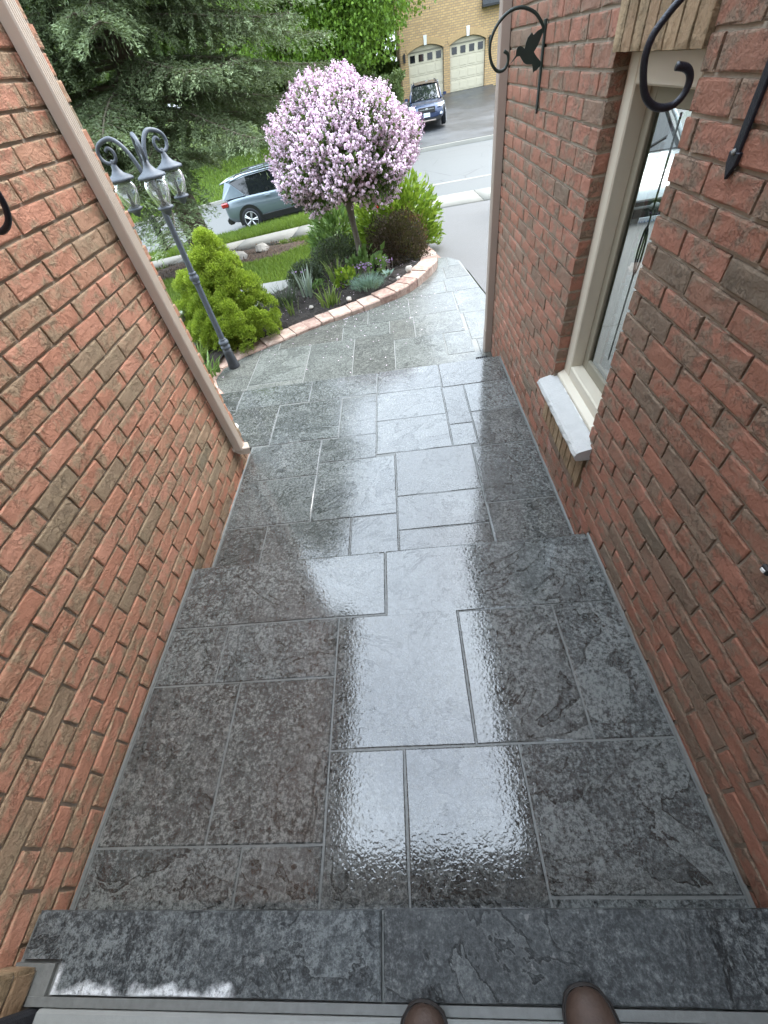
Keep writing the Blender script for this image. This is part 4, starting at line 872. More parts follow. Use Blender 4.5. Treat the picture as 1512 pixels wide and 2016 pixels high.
# ------------------------------------------------------------------ lilac standard
def make_lilac(x, y, r=np.random.default_rng(12)):
    z0 = bedz(x, y); root = empty('lilac_tree', (x, y, z0), label='round pink lilac standard tree in full bloom on a bare grey stem', cat='tree')
    ctr = np.array([.0, .02, 1.19]); rad = np.array([.80, .78, .64])
    MB().tube(smooth([(0, 0, -.15), (.005, 0, .05), (-.01, .01, .35), (-.03, 0, .62), (-.035, .0, .76)], 4), [.05, .046, .043, .041, .04, .039, .038, .038, .037, .037, .037, .038, .040, .044, .05, .058, .06], 12).build('trunk', M['bark_grey'], root)
    tw = []
    for i in range(34):
        d = unit(np.array([r.normal(), r.normal(), abs(r.normal()) * .8 + .05])); e = ctr + d * rad * .8; m = np.array([-.03, 0, .74]) + (e - [-.03, 0, .74]) * .45 + r.normal(size=3) * .03
        tw.append(((-.035, 0, .72), m, .022, .013)); tw.append((m, e, .013, .004))
    tubes_mesh('limbs', tw, M['bark_grey'], root, 5)['kind'] = 'stuff'
    def surf(n, lo, hi):
        d = rdir(n, r); d = d[d[:, 2] > -.82]; lump = 1 + .085 * np.sin(5 * d[:, 0] + 2) * np.sin(5 * d[:, 1] + 1) + .06 * np.sin(9 * d[:, 0] - 7 * d[:, 2]) + .04 * np.sin(11 * d[:, 2] + 5 * d[:, 0])
        low = np.clip(-d[:, 2] - .15, 0, 1); q = d * rad * lump[:, None] * r.uniform(lo, hi, (len(d), 1)); q[:, 2] = np.where(q[:, 2] < 0, q[:, 2] * .80, q[:, 2]); q[:, 0:2] *= (1.01 - .16 * np.clip(d[:, 2] + .1, 0, 1) ** 1.6)[:, None]
        return q + ctr, unit(d / rad * rad.min())
    p, d = surf(15000, .62, .98); n = len(p)
    leaves('foliage', p, unit(d * .7 + rdir(n, r) * .8), rdir(n, r), r.uniform(.035, .06, n), r.uniform(.024, .038, n), np.clip(r.uniform(0, .8, n), 0, 1), M['lilac_leaf'], root)
    p, d = surf(2600, .93, 1.03); n = len(p)
    leaves('foliage', p, unit(d * .8 + rdir(n, r) * .9), rdir(n, r), r.uniform(.03, .052, n), r.uniform(.02, .032, n), np.clip(r.uniform(.4, 1, n), 0, 1), M['lilac_leaf'], root)
    p, d = surf(8600, .80, 1.05); keep = r.uniform(0, 1, len(p)) < np.where(d[:, 2] > .05, 1.0, np.where(d[:, 2] > -.4, .85, .6))
    patchy = np.sin(p[:, 0] * 9 + 1) * np.sin(p[:, 2] * 10 + 2) * np.sin(p[:, 1] * 8); keep &= (patchy < .5) | (r.uniform(0, 1, len(p)) < .35)
    p, d = p[keep], d[keep]; n = len(p); m = 17
    ax = unit(d * .8 + [0, 0, .55] + rdir(n, r) * .28); ln = r.uniform(.045, .085, n); t = r.uniform(0, 1, (n, m)); e1 = unit(np.cross(ax, rdir(n, r))); e2 = np.cross(ax, e1); th = r.uniform(0, 6.283, (n, m)); rr = .021 * (1 - .72 * t) * r.uniform(.55, 1.05, (n, m))
    Q = p[:, None] + ax[:, None] * (t * ln[:, None])[..., None] + (e1[:, None] * np.cos(th)[..., None] + e2[:, None] * np.sin(th)[..., None]) * rr[..., None]; out = unit(Q - (p[:, None] + ax[:, None] * (ln[:, None, None] * .4)))
    Q = Q.reshape(-1, 3); out = out.reshape(-1, 3); k = len(Q); T = unit(np.cross(out, rdir(k, r)))
    vv = np.clip(np.repeat(r.uniform(.1, .75, n), m) + r.uniform(-.2, .35, k), 0, 1)
    leaves('blossom', Q - T * .010, T, out, r.uniform(.015, .021, k), r.uniform(.013, .019, k), vv, M['lilac_flower'], root, fold=.12, mid=.5)
    return root
make_lilac(-.50, 6.15)

# ------------------------------------------------------------------ golden dwarf conifer
def make_gold(x, y, r=np.random.default_rng(31)):
    z0 = gz(x, y); root = empty('golden_conifer', (x, y, z0), label='lumpy golden green dwarf conifer behind the lamp post foot', cat='shrub')
    MB().tube([(0, 0, -.1), (0, 0, .5), (0, 0, .9)], [.05, .035, .01], 8).build('trunk', M['bark'], root)
    C = []
    def lobe(cx, cy, zb, zt, rb, n, pw=.8):
        for i in range(n):
            f = r.uniform(0, 1) ** 1.25; z = zb + (zt - zb) * f; rr = rb * (1 - f) ** pw * (1 + .12 * math.sin(9 * f * 3 + i)); a = r.uniform(0, 6.283); s = r.uniform(.062, .115) * (1 - .38 * f); rr = max(rr - s * .45, 0); C.append((cx + rr * math.cos(a), cy + rr * math.sin(a), z, s))
    for (cx, cy, cz, R0, n) in ((-.02, .02, .72, .20, 32), (.0, .03, .88, .11, 12), (.06, .0, .60, .22, 34), (-.17, .0, .62, .14, 18), (-.04, -.05, .42, .29, 44), (.20, -.02, .40, .22, 34), (-.24, .02, .36, .20, 26), (.30, -.10, .22, .22, 36), (.05, -.22, .22, .27, 44), (-.20, -.18, .17, .24, 36), (.36, -.22, .10, .15, 20), (.14, -.36, .10, .18, 26), (-.12, -.34, .09, .16, 22), (.02, .2, .3, .3, 24), (-.36, .10, .52, .15, 20), (-.42, .06, .30, .19, 26), (-.40, -.02, .12, .18, 22)):
        dd = rdir(n, r); dd[:, 2] = np.where(dd[:, 2] < -.3, -dd[:, 2], dd[:, 2])
        for q in dd: C.append((cx + q[0] * R0 * .86, cy + q[1] * R0 * .86, max(cz + q[2] * R0 * .9, .03), r.uniform(.045, .085)))
    C = np.array(C); m = 290; n = len(C); d = rdir(n * m, r).reshape(n, m, 3); d[..., 2] = np.abs(d[..., 2]) * 1.0 - .25 * (d[..., 2] < 0); rad = C[:, 3][:, None] * r.uniform(.35, 1.0, (n, m)) ** .5
    P = C[:, None, :3] + unit(d) * rad[..., None]; D = unit(d + [0, 0, .35] + .45 * rdir(n * m, r).reshape(n, m, 3))
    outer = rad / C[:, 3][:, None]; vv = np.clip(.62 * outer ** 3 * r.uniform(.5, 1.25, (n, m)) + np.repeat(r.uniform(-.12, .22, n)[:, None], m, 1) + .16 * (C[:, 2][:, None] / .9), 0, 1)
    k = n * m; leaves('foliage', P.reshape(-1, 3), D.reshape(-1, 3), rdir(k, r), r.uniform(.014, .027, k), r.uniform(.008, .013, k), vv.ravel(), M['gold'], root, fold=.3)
    return root
make_gold(-1.88, 4.62)

# ------------------------------------------------------------------ bed plants
def bush(name, x, y, rx, ry, rz, n, L, W, mat, label, seed=0, up=.35, lo=.35, stems=12, group=None, cat='shrub', shape=1.0, mats=None, vlo=0, vhi=1):
    r = np.random.default_rng(seed); z0 = bedz(x, y); root = empty(name, (x, y, z0), label=label, cat=cat, group=group)
    d = rdir(n, r); d[:, 2] = np.abs(d[:, 2]); lump = 1 + .13 * np.sin(6 * d[:, 0] + seed) * np.sin(7 * d[:, 1] + 2 * seed) + .08 * np.sin(13 * d[:, 2] + 9 * d[:, 0])
    p = d * np.array([rx, ry, rz]) * (r.uniform(lo, 1, n) ** .6 * lump)[:, None]; p[:, 2] += .02
    leaves('foliage', p, unit(d * .8 + [0, 0, up] + rdir(n, r) * .6), unit(d + rdir(n, r) * .7), L * r.uniform(.7, 1.25, n), W * r.uniform(.75, 1.2, n), np.clip(r.uniform(vlo, vhi, n), 0, 1), M[mat], root)
    tw = [((r.normal() * rx * .08, r.normal() * ry * .08, -.03), d[i] * np.array([rx, ry, rz]) * .8, .008, .003) for i in range(stems)]
    tubes_mesh('stems', tw, M['bark'], root, 4)['kind'] = 'stuff'
    return root
bush('leafy_shrub', .02, 7.35, .68, .5, .86, 3300, .115, .042, 'bush', 'yellow green shrub with long pointed leaves behind the barberry', 1, up=.2)
bush('barberry_shrub', -.02, 6.35, .46, .42, .52, 8500, .028, .018, 'barberry', 'dark purple brown barberry mound right of the lilac stem', 2)
bush('barberry_shrub', .13, 6.75, .33, .3, .52, 3500, .028, .018, 'barberry_red', 'reddish tipped barberry just below the yellow green shrub', 3)
bush('low_shrub', -.86, 6.35, .42, .42, .40, 5000, .03, .016, 'juniper', 'dark grey green low shrub left of the lilac stem', 4)
bush('low_shrub', -1.22, 5.72, .24, .22, .24, 2600, .03, .014, 'juniper', 'smaller dark catmint mound near the pale lawn edging', 5, vlo=.2)
bush('peony_plant', -.95, 7.6, .42, .4, .80, 900, .15, .045, 'peony', 'light green loose perennial with long leaves by the lawn', 6, up=.4, cat='plant')
bush('hydrangea_plant', -.40, 5.78, .25, .2, .27, 190, .105, .065, 'peony', 'broad leaved green plant at the foot of the lilac stem', 7, up=.1, cat='plant', vhi=.6)
bush('heuchera_plant', -.66, 5.42, .14, .12, .16, 110, .07, .05, 'bush', 'bright lime green small leafy plant behind the strap leaves', 8, cat='plant')
bush('small_plant', -1.02, 5.42, .10, .09, .10, 120, .035, .022, 'peony', 'little round leaved plant behind the grey iris blades', 9, cat='plant', vhi=.5)
def blades(name, x, y, n, L, W, spread, mat, label, seed=0, lean=.35, cat='plant', kind=None):
    r = np.random.default_rng(seed); root = empty(name, (x, y, bedz(x, y)), label=label, cat=cat); V = []; F = []; vv = []
    for i in range(n):
        a = r.uniform(0, 6.283); o = np.array([math.cos(a), math.sin(a), 0]); b = o * spread * r.uniform(0, 1) ** .7; s = np.array([-o[1], o[0], 0]) * W * .5 * r.uniform(.7, 1.2); l = L * r.uniform(.6, 1.1); le_ = lean * r.uniform(.2, 1.3); c = r.uniform(.0, 1); base = len(V)
        s = s * math.cos(c * 3) + np.array([0, 0, 0]) + o * W * .5 * math.sin(c * 3)
        for t in (0, .35, .7, 1): p = b + o * (le_ * l * t * t) + np.array([0, 0, l * t * (1 - .35 * le_ * t)]); w = (1, 1, .7, .03)[(0, .35, .7, 1).index(t)]; V += [p - s * w, p + s * w]; vv += [c * .6 + t * .3] * 2
        F += [(base + 2 * j, base + 2 * j + 1, base + 2 * j + 3, base + 2 * j + 2) for j in range(3)]
    fast_mesh('leaves', V, F, M[mat], root, {'v': vv}, kind='stuff'); return root
blades('iris_plant', -1.14, 5.28, 26, .36, .024, .07, 'iris', 'grey blue upright iris blades in the bed', 1, .28)
blades('daylily_plant', -.86, 5.02, 44, .24, .016, .12, 'blade', 'yellow green strap leaves on the black mulch', 2, .45)
blades('daylily_plant', -.80, 5.55, 30, .34, .012, .10, 'blade', 'thin arching strap leaves behind the lime green plant', 3, .6)
blades('grass_clump', -1.42, 5.12, 150, .26, .007, .15, 'juniper', 'fine grey green grassy clump beside the golden conifer', 4, .7)
blades('daylily_plant', -1.28, 4.86, 14, .20, .013, .07, 'blade', 'small sparse strap leaves at the edge of the golden conifer', 5, .4)
blades('dianthus_mound', -.40, 5.24, 520, .13, .006, .19, 'dianthus', 'blue green spiky dianthus mound behind the edging', 6, .95)
blades('weed_clump', -2.02, 3.72, 40, .2, .02, .14, 'peony', 'scruffy weeds between the wall end and the lamp post', 7, .7)
blades('weed_clump', -2.18, 4.02, 40, .22, .02, .14, 'blade', 'taller weeds behind the scruffy ones by the golden conifer', 8, .7)
# violet blooms over the dianthus, one red bloom, a violet iris bud
def blooms(name, x, y, z, n, sp, size, mat, label, seed):
    r = np.random.default_rng(seed); root = empty(name, (x, y, z), label=label, cat='flowers'); c = r.normal(size=(n, 3)) * sp; k = 7
    P = np.repeat(c, k, 0); d = rdir(n * k, r); d[:, 2] = np.abs(d[:, 2]); leaves('petals', P, d, rdir(n * k, r), size, size * .8, r.uniform(0, 1, n * k), M[mat], root)
    tubes_mesh('stalks', [((c[i][0] * .6, c[i][1] * .6, -.2), c[i], .002, .0015) for i in range(n)], M['bark_grey'], root, 3)['kind'] = 'stuff'
blooms('violet_flowers', -.42, 5.42, bedz(-.4, 5.4) + .18, 30, (.10, .05, .02), .016, 'violet', 'small violet blooms above the dianthus mound', 1)
blooms('violet_flowers', -.12, 5.58, bedz(-.1, 5.6) + .15, 14, (.06, .05, .02), .015, 'violet', 'scattered violet blooms nearer the barberry', 2)
blooms('violet_flowers', -1.25, 5.5, bedz(-1.25, 5.5) + .22, 4, (.03, .03, .01), .018, 'violet', 'single violet bud above the iris blades', 3)
t = NT('red_bloom'); t.set(Base_Color=(.55, .02, .03), Roughness=.5); M['red'] = t.m
blooms('red_flower', -.22, 6.92, bedz(-.2, 6.9) + .58, 2, (.02, .015, .02), .03, 'red', 'one red bloom under the yellow green shrub', 4)
r = np.random.default_rng(77); root = empty('hosta_plant', (-.14, 5.42, bedz(-.14, 5.42)), label='few grey green hosta leaves next to the pale rock', cat='plant')
n = 9; a = r.uniform(0, 6.28, n); d = np.stack([np.cos(a), np.sin(a), r.uniform(.3, .9, n)], -1); leaves('leaf_cluster', d * [.03, .03, .05], d, np.tile([0, 0, 1.], (n, 1)), .085, .05, r.uniform(.3, .9, n), M['dianthus'], root)
n = 420; px = np.stack([rng.normal(-.5, .75, n), rng.normal(5.5, .9, n)], -1); px = px[(px[:, 1] > 3.2) & (px[:, 1] < 7.3) & (px[:, 0] < .75)]
pz = np.array([bedz(a, b) + .02 if inside(a, b, BED) else (ZW + .004 if not inside(a, b, BED) and b < 5.4 and b < 4.6 + .6 * (a + 1) else -9) for a, b in px]); ok = pz > -5; px, pz = px[ok], pz[ok]; n = len(px)
fp = leaves('fallen_petals', np.concatenate([px, pz[:, None]], 1), rdir(n) * [1, 1, .05], np.tile([0, 0, 1.], (n, 1)), rng.uniform(.008, .018, n), rng.uniform(.007, .013, n), rng.uniform(.3, 1, n), M['lilac_flower'], fold=.1); fp['kind'] = 'stuff'
# loose bark chips on the black mulch
pts = []
while len(pts) < 2600:
    x, y = random.uniform(-2.2, .4), random.uniform(4.1, 7.2)
    if inside(x, y, BED): pts.append((x, y, bedz(x, y) + random.uniform(-.005, .012)))
n = len(pts); ch = leaves('mulch_chips', pts, rdir(n) * [1, 1, .35], np.tile([0, 0, 1.], (n, 1)) + .4 * rdir(n), rng.uniform(.02, .05, n), rng.uniform(.008, .016, n), rng.uniform(0, 1, n), leafmat('bark_chip', (.008, .007, .006), (.07, .055, .045), .9, 0), fold=.1); ch['kind'] = 'stuff'
pts = []
while len(pts) < 1800:
    a, q = random.uniform(0, 6.283), math.sqrt(random.random()); x, y = SPX + 2.1 * q * math.cos(a) * 1.15, SPY + 2.1 * q * math.sin(a) * .62; pts.append((x, y, gz(x, y) + .02 + random.uniform(0, .02)))
n = len(pts); ch = leaves('mulch_chips', pts, rdir(n) * [1, 1, .35], np.tile([0, 0, 1.], (n, 1)) + .4 * rdir(n), rng.uniform(.04, .1, n), rng.uniform(.015, .03, n), rng.uniform(0, 1, n), leafmat('brown_bark_chip', (.035, .02, .012), (.22, .15, .10), .9, 0), fold=.1); ch['kind'] = 'stuff'
# ------------------------------------------------------------------ lawn grass
def in_lawn(x, y):
    e = ((x - SPX) / 2.3) ** 2 + ((y - SPY) / 1.28) ** 2
    if e < 1 + .1 * math.sin(9 * math.atan2(y - SPY, x - SPX)): return False
    if 11.40 < y < 12.98: return False
    if x > .28: return False
    return not inside(x, y, BEDO)
BEDO = [(p.x, p.y) for p in EP] + [(x - .02, y) for x, y in LE[::-1]] + [(-2.2, 4.7), (-2.5, 4.1), (-2.3, 3.4), (-1.9, 3.2)]
GP = []
while len(GP) < 90000:
    y = 3.6 + 12.3 * random.random() ** .8; x = random.uniform(-9.5, .28)
    if (x > -1.1 and y < 8) or (x > -2.25 and y < 4.9): continue
    if in_lawn(x, y): GP.append((x, y, gz(x, y) - .03))
GP = np.array(GP); n = len(GP); d = rdir(n) * [.55, .55, 0] + [0, 0, 1]; far = np.clip((GP[:, 1] - 4) / 10, 0, 1)
tone = .5 + .5 * np.sin(GP[:, 0] * 1.7 + .6 * np.sin(GP[:, 1] * 2.1)) * np.sin(GP[:, 1] * 1.3 + 1)
gr_ = leaves('grass', GP, d, rdir(n), rng.uniform(.045, .095, n) * (1 + .5 * far) * np.where(GP[:, 1] > 12.9, 1.5, 1), (.010 + .014 * far), np.clip(.35 * tone + rng.uniform(0, .65, n) - .18 * (GP[:, 1] > 12.9), 0, 1), M['grass'], fold=.2, mid=.4); gr_['kind'] = 'stuff'
GP = np.stack([rng.uniform(-34, 1.0, 30000), rng.uniform(24.05, 36, 30000)], -1); GP = np.concatenate([GP, np.array([g(a, b) - .03 for a, b in GP])[:, None]], 1); n = len(GP)
gr_ = leaves('grass', GP, rdir(n) * [.6, .6, 0] + [0, 0, 1], rdir(n), rng.uniform(.10, .2, n), .06, rng.uniform(0, .7, n), M['grass'], fold=.2, mid=.4); gr_['kind'] = 'stuff'
# ------------------------------------------------------------------ lamp post
LPX, LPY = -1.791, 3.877
lp = empty('lamp_post', (LPX, LPY, ZW), label='grey three lantern lamp post with scroll arms at the edge of the walkway', cat='lamp post')
MB().lathe([(.057, 0), (.058, .012), (.052, .05), (.044, .16), (.041, .20)], n=16).build('foot', M['lamp_foot'], lp)
MB().lathe([(.040, .198), (.046, .205), (.047, .225), (.036, .235), (.036, .240), (.047, .250), (.049, .262), (.044, .276), (.033, .284), (.033, .290), (.036, .294), (.030, .300)], n=18).build('collar', M['grey_metal'], lp)
mb = MB()
for k in range(10):
    pass
fl_ = []; n = 40
for zz, rr_ in ((.29, .0275), (.80, .0255), (.86, .0245), (1.50, .021)):
    for k in range(n): a = 2 * math.pi * k / n; q = rr_ * (1 + .05 * math.cos(10 * a)); fl_.append((q * math.cos(a), q * math.sin(a), zz))
mb.add(fl_, [(i * n + k, i * n + (k + 1) % n, (i + 1) * n + (k + 1) % n, (i + 1) * n + k) for i in range(3) for k in range(n)], True).build('pole', M['grey_metal'], lp)
MB().lathe([(.026, .795), (.032, .80), (.033, .812), (.028, .816), (.037, .828), (.041, .845), (.037, .862), (.028, .872), (.033, .876), (.032, .888), (.025, .893)], n=18).build('collar', M['grey_metal'], lp)
MB().lathe([(.022, 1.49), (.03, 1.495), (.03, 1.505), (.016, 1.52), (.024, 1.54), (.024, 1.555), (.010, 1.575), (.001, 1.59)], n=14).build('finial', M['grey_metal'], lp)
base_az = math.atan2(-LPY, -LPX) ; RAD = .215; Z0 = -ZW
for k in range(3):
    az = base_az + k * 2 * math.pi / 3 + R(6); u = Vector((math.cos(az), math.sin(az), 0))
    prof = [(.015, 1.16), (.028, 1.26), (.05, 1.36), (.09, 1.44), (.15, 1.487), (.22, 1.48), (.268, 1.455), (.285, 1.415), (.262, 1.375), (.215, 1.362), (.175, 1.385), (.172, 1.425), (.20, 1.445), (.225, 1.428)]
    pts = smooth([tuple(u * a + Vector((0, 0, z + Z0))) for a, z in prof], 4)
    MB().tube(pts, [.0165 - .007 * i / len(pts) for i in range(len(pts))], 8).build('scroll_arm', M['grey_metal'], lp)
    ln = MB().lathe([(.006, .018), (.012, .012), (.010, 0), (.018, -.012), (.026, -.035), (.045, -.060), (.082, -.080), (.097, -.088), (.099, -.100), (.090, -.104), (.05, -.106)], n=22).build('lantern', M['grey_metal'], lp, loc=tuple(u * RAD + Vector((0, 0, 1.365 + Z0))))
    V = []; n = 24
    for rr_, zz in ((.060, -.104), (.077, -.13), (.081, -.158), (.072, -.205), (.047, -.268)):
        for q in range(n): a = 2 * math.pi * q / n; w = rr_ * (1 + .015 * math.cos(8 * a)); V.append((w * math.cos(a), w * math.sin(a), zz))
    MB().add(V, [(i * n + q, i * n + (q + 1) % n, (i + 1) * n + (q + 1) % n, (i + 1) * n + q) for i in range(4) for q in range(n)], True).build('lantern_glass', M['glass'], ln)
    MB().lathe([(.045, -.266), (.058, -.270), (.060, -.280), (.050, -.286), (.032, -.296), (.024, -.312), (.008, -.322), (.001, -.33)], n=20).build('lantern_base', M['grey_metal'], ln)
    MB().lathe([(.016, -.268), (.016, -.235), (.010, -.232), (.010, -.215), (.012, -.20), (.008, -.175), (.001, -.16)], n=10).build('bulb', M['bulb'], ln)

# ------------------------------------------------------------------ small things by the wall end and on the verge
ub = MB().box(-.14, .14, -.17, .17, 0, .34).build('utility_box', M['limestone'], loc=(-2.60, 4.52, gz(-2.6, 4.52) - .03), bevel=.01); tag(ub, 'white lidded grey box by the weeds past the salmon wall', 'utility box')
MB().box(-.15, .15, -.18, .18, .34, .375).build('lid', M['white_trim'], ub, bevel=.008)
pl = empty('path_light', (-1.34, 2.44, ZL), label='small white lensed garden light lying by the downspout elbow', cat='path light')
MB().lathe([(.018, 0), (.022, .05), (.03, .075), (.02, .08)], n=12).build('stake', M['black_plastic'], pl); MB().lathe([(.036, .078), (.042, .09), (.036, .105), (.001, .112)], n=16).build('lens', M['white_trim'], pl)
px_, py_ = -7.2, 14.6
bo = empty('black_post', (px_, py_, gz(px_, py_)), label='black round post standing on the grass verge behind the lamp post', cat='post')
MB().lathe([(.075, -.05), (.075, .28), (.10, .30), (.10, .98), (.085, 1.02), (.03, 1.05)], n=14).build('body', M['black_plastic'], bo); MB().lathe([(.02, 1.04), (.016, 1.5), (.012, 1.52)], n=8).build('rod', M['black_plastic'], bo)

# ------------------------------------------------------------------ cars
def make_car(loc, rz, label, paint, rim, scale=1.0, rear_style=False, plate=True):
    root = empty('parked_car', loc, rz, label=label, cat='car'); root.scale = (scale,) * 3
    S = [(-2.28, .70, .42, .86), (-2.22, .84, .36, 1.00), (-2.0, .90, .28, 1.06), (-1.4, .92, .24, 1.07), (-.5, .92, .22, 1.03), (.5, .92, .22, 1.01), (1.1, .915, .23, 1.0), (1.6, .90, .25, .97), (2.0, .86, .27, .91), (2.2, .78, .30, .83), (2.29, .66, .36, .70), (2.31, .5, .42, .60)]
    V = []; F = []; m = 13
    for x, w, zb, zt in S:
        half = [(0, zb), (.55 * w, zb), (.93 * w, zb + .05), (w, zb + .18), (w * 1.0, zb + .55 * (zt - zb)), (w * .965, zt - .05), (w * .80, zt)]
        ringp = half + [(-a, b) for a, b in half[1:][::-1]]
        ringp = [(-a, b) for a, b in half[1:][::-1]] + [half[0]] + half[1:]
        ringp = ringp + []
        for a, b in ringp: V.append((x, a, b))
    for i in range(len(S) - 1):
        for k in range(m): F.append((i * m + k, (i + 1) * m + k, (i + 1) * m + (k + 1) % m, i * m + (k + 1) % m))
    F.append(tuple(range(m))); F.append(tuple(range((len(S) - 1) * m, len(S) * m)))
    body = recalc(MB().add(V, F, True).build('body', paint, root))
    ss = body.modifiers.new('sub', 'SUBSURF'); ss.levels = 1; ss.render_levels = 2
    G = [(1.18, .78, .985, .76, 1.0), (.30, .80, 1.0, .63, 1.50), (-.3, .81, 1.02, .645, 1.575), (-1.2, .82, 1.05, .62, 1.56), (-1.85, .80, 1.05, .58, 1.48), (-2.16, .76, 1.04, .66, 1.10)]
    V = []; F = []
    for x, wb, zb, wr, zr in G:
        for a, b in ((-wb, zb - .03), (-wr, zr - .04), (-wr * .86, zr), (wr * .86, zr), (wr, zr - .04), (wb, zb - .03)): V.append((x, a, b))
    for i in range(len(G) - 1):
        for k in range(5): F.append((i * 6 + k, (i + 1) * 6 + k, (i + 1) * 6 + k + 1, i * 6 + k + 1))
    recalc(MB().add(V, F).build('window_glass', M['dark_glass'], root))
    V = []; F = []
    for x, wb, zb, wr, zr in G[1:5]:
        zz = zr + .014
        for a, b in ((-wr * 1.015, zr - .05), (-wr * .88, zz), (-wr * .4, zz + .02), (wr * .4, zz + .02), (wr * .88, zz), (wr * 1.015, zr - .05)): V.append((x + (.03 if x > 0 else -.12 if x < -1.5 else 0), a, b))
    for i in range(3):
        for k in range(5): F.append((i * 6 + k, (i + 1) * 6 + k, (i + 1) * 6 + k + 1, i * 6 + k + 1))
    recalc(MB().add(V, F, True).build('roof', paint, root))
    for s in (-1, 1):
        MB().tube([(1.2, s * .785, .99), (.75, s * .73, 1.26), (.28, s * .655, 1.50)], [.035, .03, .03], 6).build('pillar', paint, root)
        q = [(-1.35, .838, 1.04), (-1.75, .700, 1.40), (-1.95, .62, 1.50), (-2.2, .72, 1.12), (-2.18, .80, 1.04)] if rear_style else [(-1.7, .835, 1.05), (-1.8, .66, 1.44), (-1.95, .60, 1.48), (-2.2, .70, 1.1), (-2.15, .79, 1.04)]
        recalc(MB().add([(x, s * y, z) for x, y, z in q] + [(x, s * (y - .05), z) for x, y, z in q], [(0, 1, 2, 3, 4), (9, 8, 7, 6, 5)] + [(i, (i + 1) % 5, 5 + (i + 1) % 5, 5 + i) for i in range(5)]).build('rear_pillar', paint, root))
        MB().tube([(.25, s * .66, 1.50), (-.3, s * .675, 1.56), (-1.2, s * .65, 1.555), (-1.8, s * .60, 1.47)], .022, 6).build('roof_trim', paint, root)
        MB().box(-.56, -.50, s * .80 - .02, s * .80 + .02, 1.02, 1.10).build('centre_pillar', M['black_plastic'], root)
        MB().tube([(.2, s * .58, 1.55), (.1, s * .58, 1.60), (-1.5, s * .55, 1.60), (-1.6, s * .55, 1.54)], .016, 6).build('roof_rail', M['black_plastic'], root)
        mm = MB().box(.80, .95, s * .90 - .02, s * .90 + s * .16 + .0, 1.03, 1.15) if s > 0 else MB().box(.80, .95, -1.08, -.88, 1.03, 1.15); mm.build('door_mirror', paint, root, bevel=.03, seg=2)
        # cladding along sill and arches
        MB().box(-1.0, 1.0, s * .925 - .012, s * .925 + .012, .24, .42).build('sill_cladding', M['black_plastic'], root, bevel=.008)
        for wx in (-1.38, 1.36):
            arc = [(wx + .44 * math.cos(a), .36 + .44 * math.sin(a)) for a in np.linspace(-.25, math.pi + .25, 15)] 
            MB().prism_y([(a, b) for a, b in arc], s * .935 - .02 if s > 0 else -.955, s * .935 + .02 if s > 0 else -.915).build('wheel_arch', M['black_plastic'], root)
            wlv = empty('wheel', (wx, s * .87, .355)); wlv.parent = root
            ty = MB().lathe([(.22, -.09), (.33, -.11), (.355, -.08), (.357, .06), (.335, .105), (.25, .112), (.235, .10)], n=28, cap=True).build('tyre', M['black_rubber'], wlv); ty.rotation_euler = (R(90) * (-1 if s > 0 else 1), 0, 0)
            rb = MB().lathe([(.245, .098), (.25, .118), (.236, .118), (.232, .104)], n=28, cap=False)
            for p in range(5):
                for dd in (-.13, .13):
                    a = 2 * math.pi * p / 5; rb.tube([(.04 * math.cos(a), .04 * math.sin(a), .118), (.235 * math.cos(a + dd), .235 * math.sin(a + dd), .112)], [.022, .017], 4)
            rb.lathe([(.05, .10), (.05, .125), (.03, .13)], n=12)
            ro = rb.build('rim', rim, wlv); ro.rotation_euler = ty.rotation_euler
        hl = MB().add([(2.08, s * .86, .80), (2.10, s * .84, .90), (2.26, s * .58, .84), (2.315, s * .52, .76), (2.27, s * .70, .74)], [(0, 1, 2, 3, 4)]); o = hl.build('headlight', M['lamp_lens'], root); o.data.transform(Matrix.Translation((.018, s * .03, .01)))
        recalc(o); 
        sm = o.modifiers.new('s', 'SOLIDIFY'); sm.thickness = .04
        MB().box(-2.30, -2.05, s * .80 - .12, s * .80 + .12, .84, .98).build('tail_light', M['tail'], root, bevel=.03)
        MB().box(2.16, 2.27, s * .70 - .07, s * .70 + .07, .46, .56).build('fog_light', M['lamp_lens'] if s < 0 else M['lamp_lens'], root, bevel=.02)
        for dx in (-.55, .35): MB().box(dx - .1, dx + .1, s * .93 - .02, s * .93 + .02, .90, .93).build('door_handle', paint, root, bevel=.008)
    MB().prism_y([(2.26, .58), (2.335, .58), (2.325, .80), (2.28, .80)], -.42, .42).build('grille', M['black_plastic'], root, bevel=.015)
    MB().box(2.325, 2.345, -.36, .36, .705, .73).lathe([(.001, 0)] * 2, n=3, cap=False).build('grille_bar', M['alu'], root)
    MB().lathe([(.001, 0), (.075, .004), (.075, .012), (.001, .016)], n=16).build('emblem', M['alu'], root).matrix_local = Matrix.Translation((2.34, 0, .718)) @ Matrix.Rotation(R(90), 4, 'Y') @ Matrix.Diagonal((.6, 1, 1, 1))
    MB().box(2.15, 2.32, -.72, .72, .27, .44).build('front_bumper', M['black_plastic'], root, bevel=.04, seg=2); MB().box(2.22, 2.345, -.45, .45, .28, .33).build('skid_plate', M['ds_r'], root, bevel=.012)
    MB().box(-2.32, -2.1, -.80, .80, .32, .52).build('rear_bumper', M['black_plastic'], root, bevel=.04, seg=2)
    if plate: MB().box(2.335, 2.35, -.16, .16, .44, .59).build('number_plate', M['plate'], root, bevel=.004)
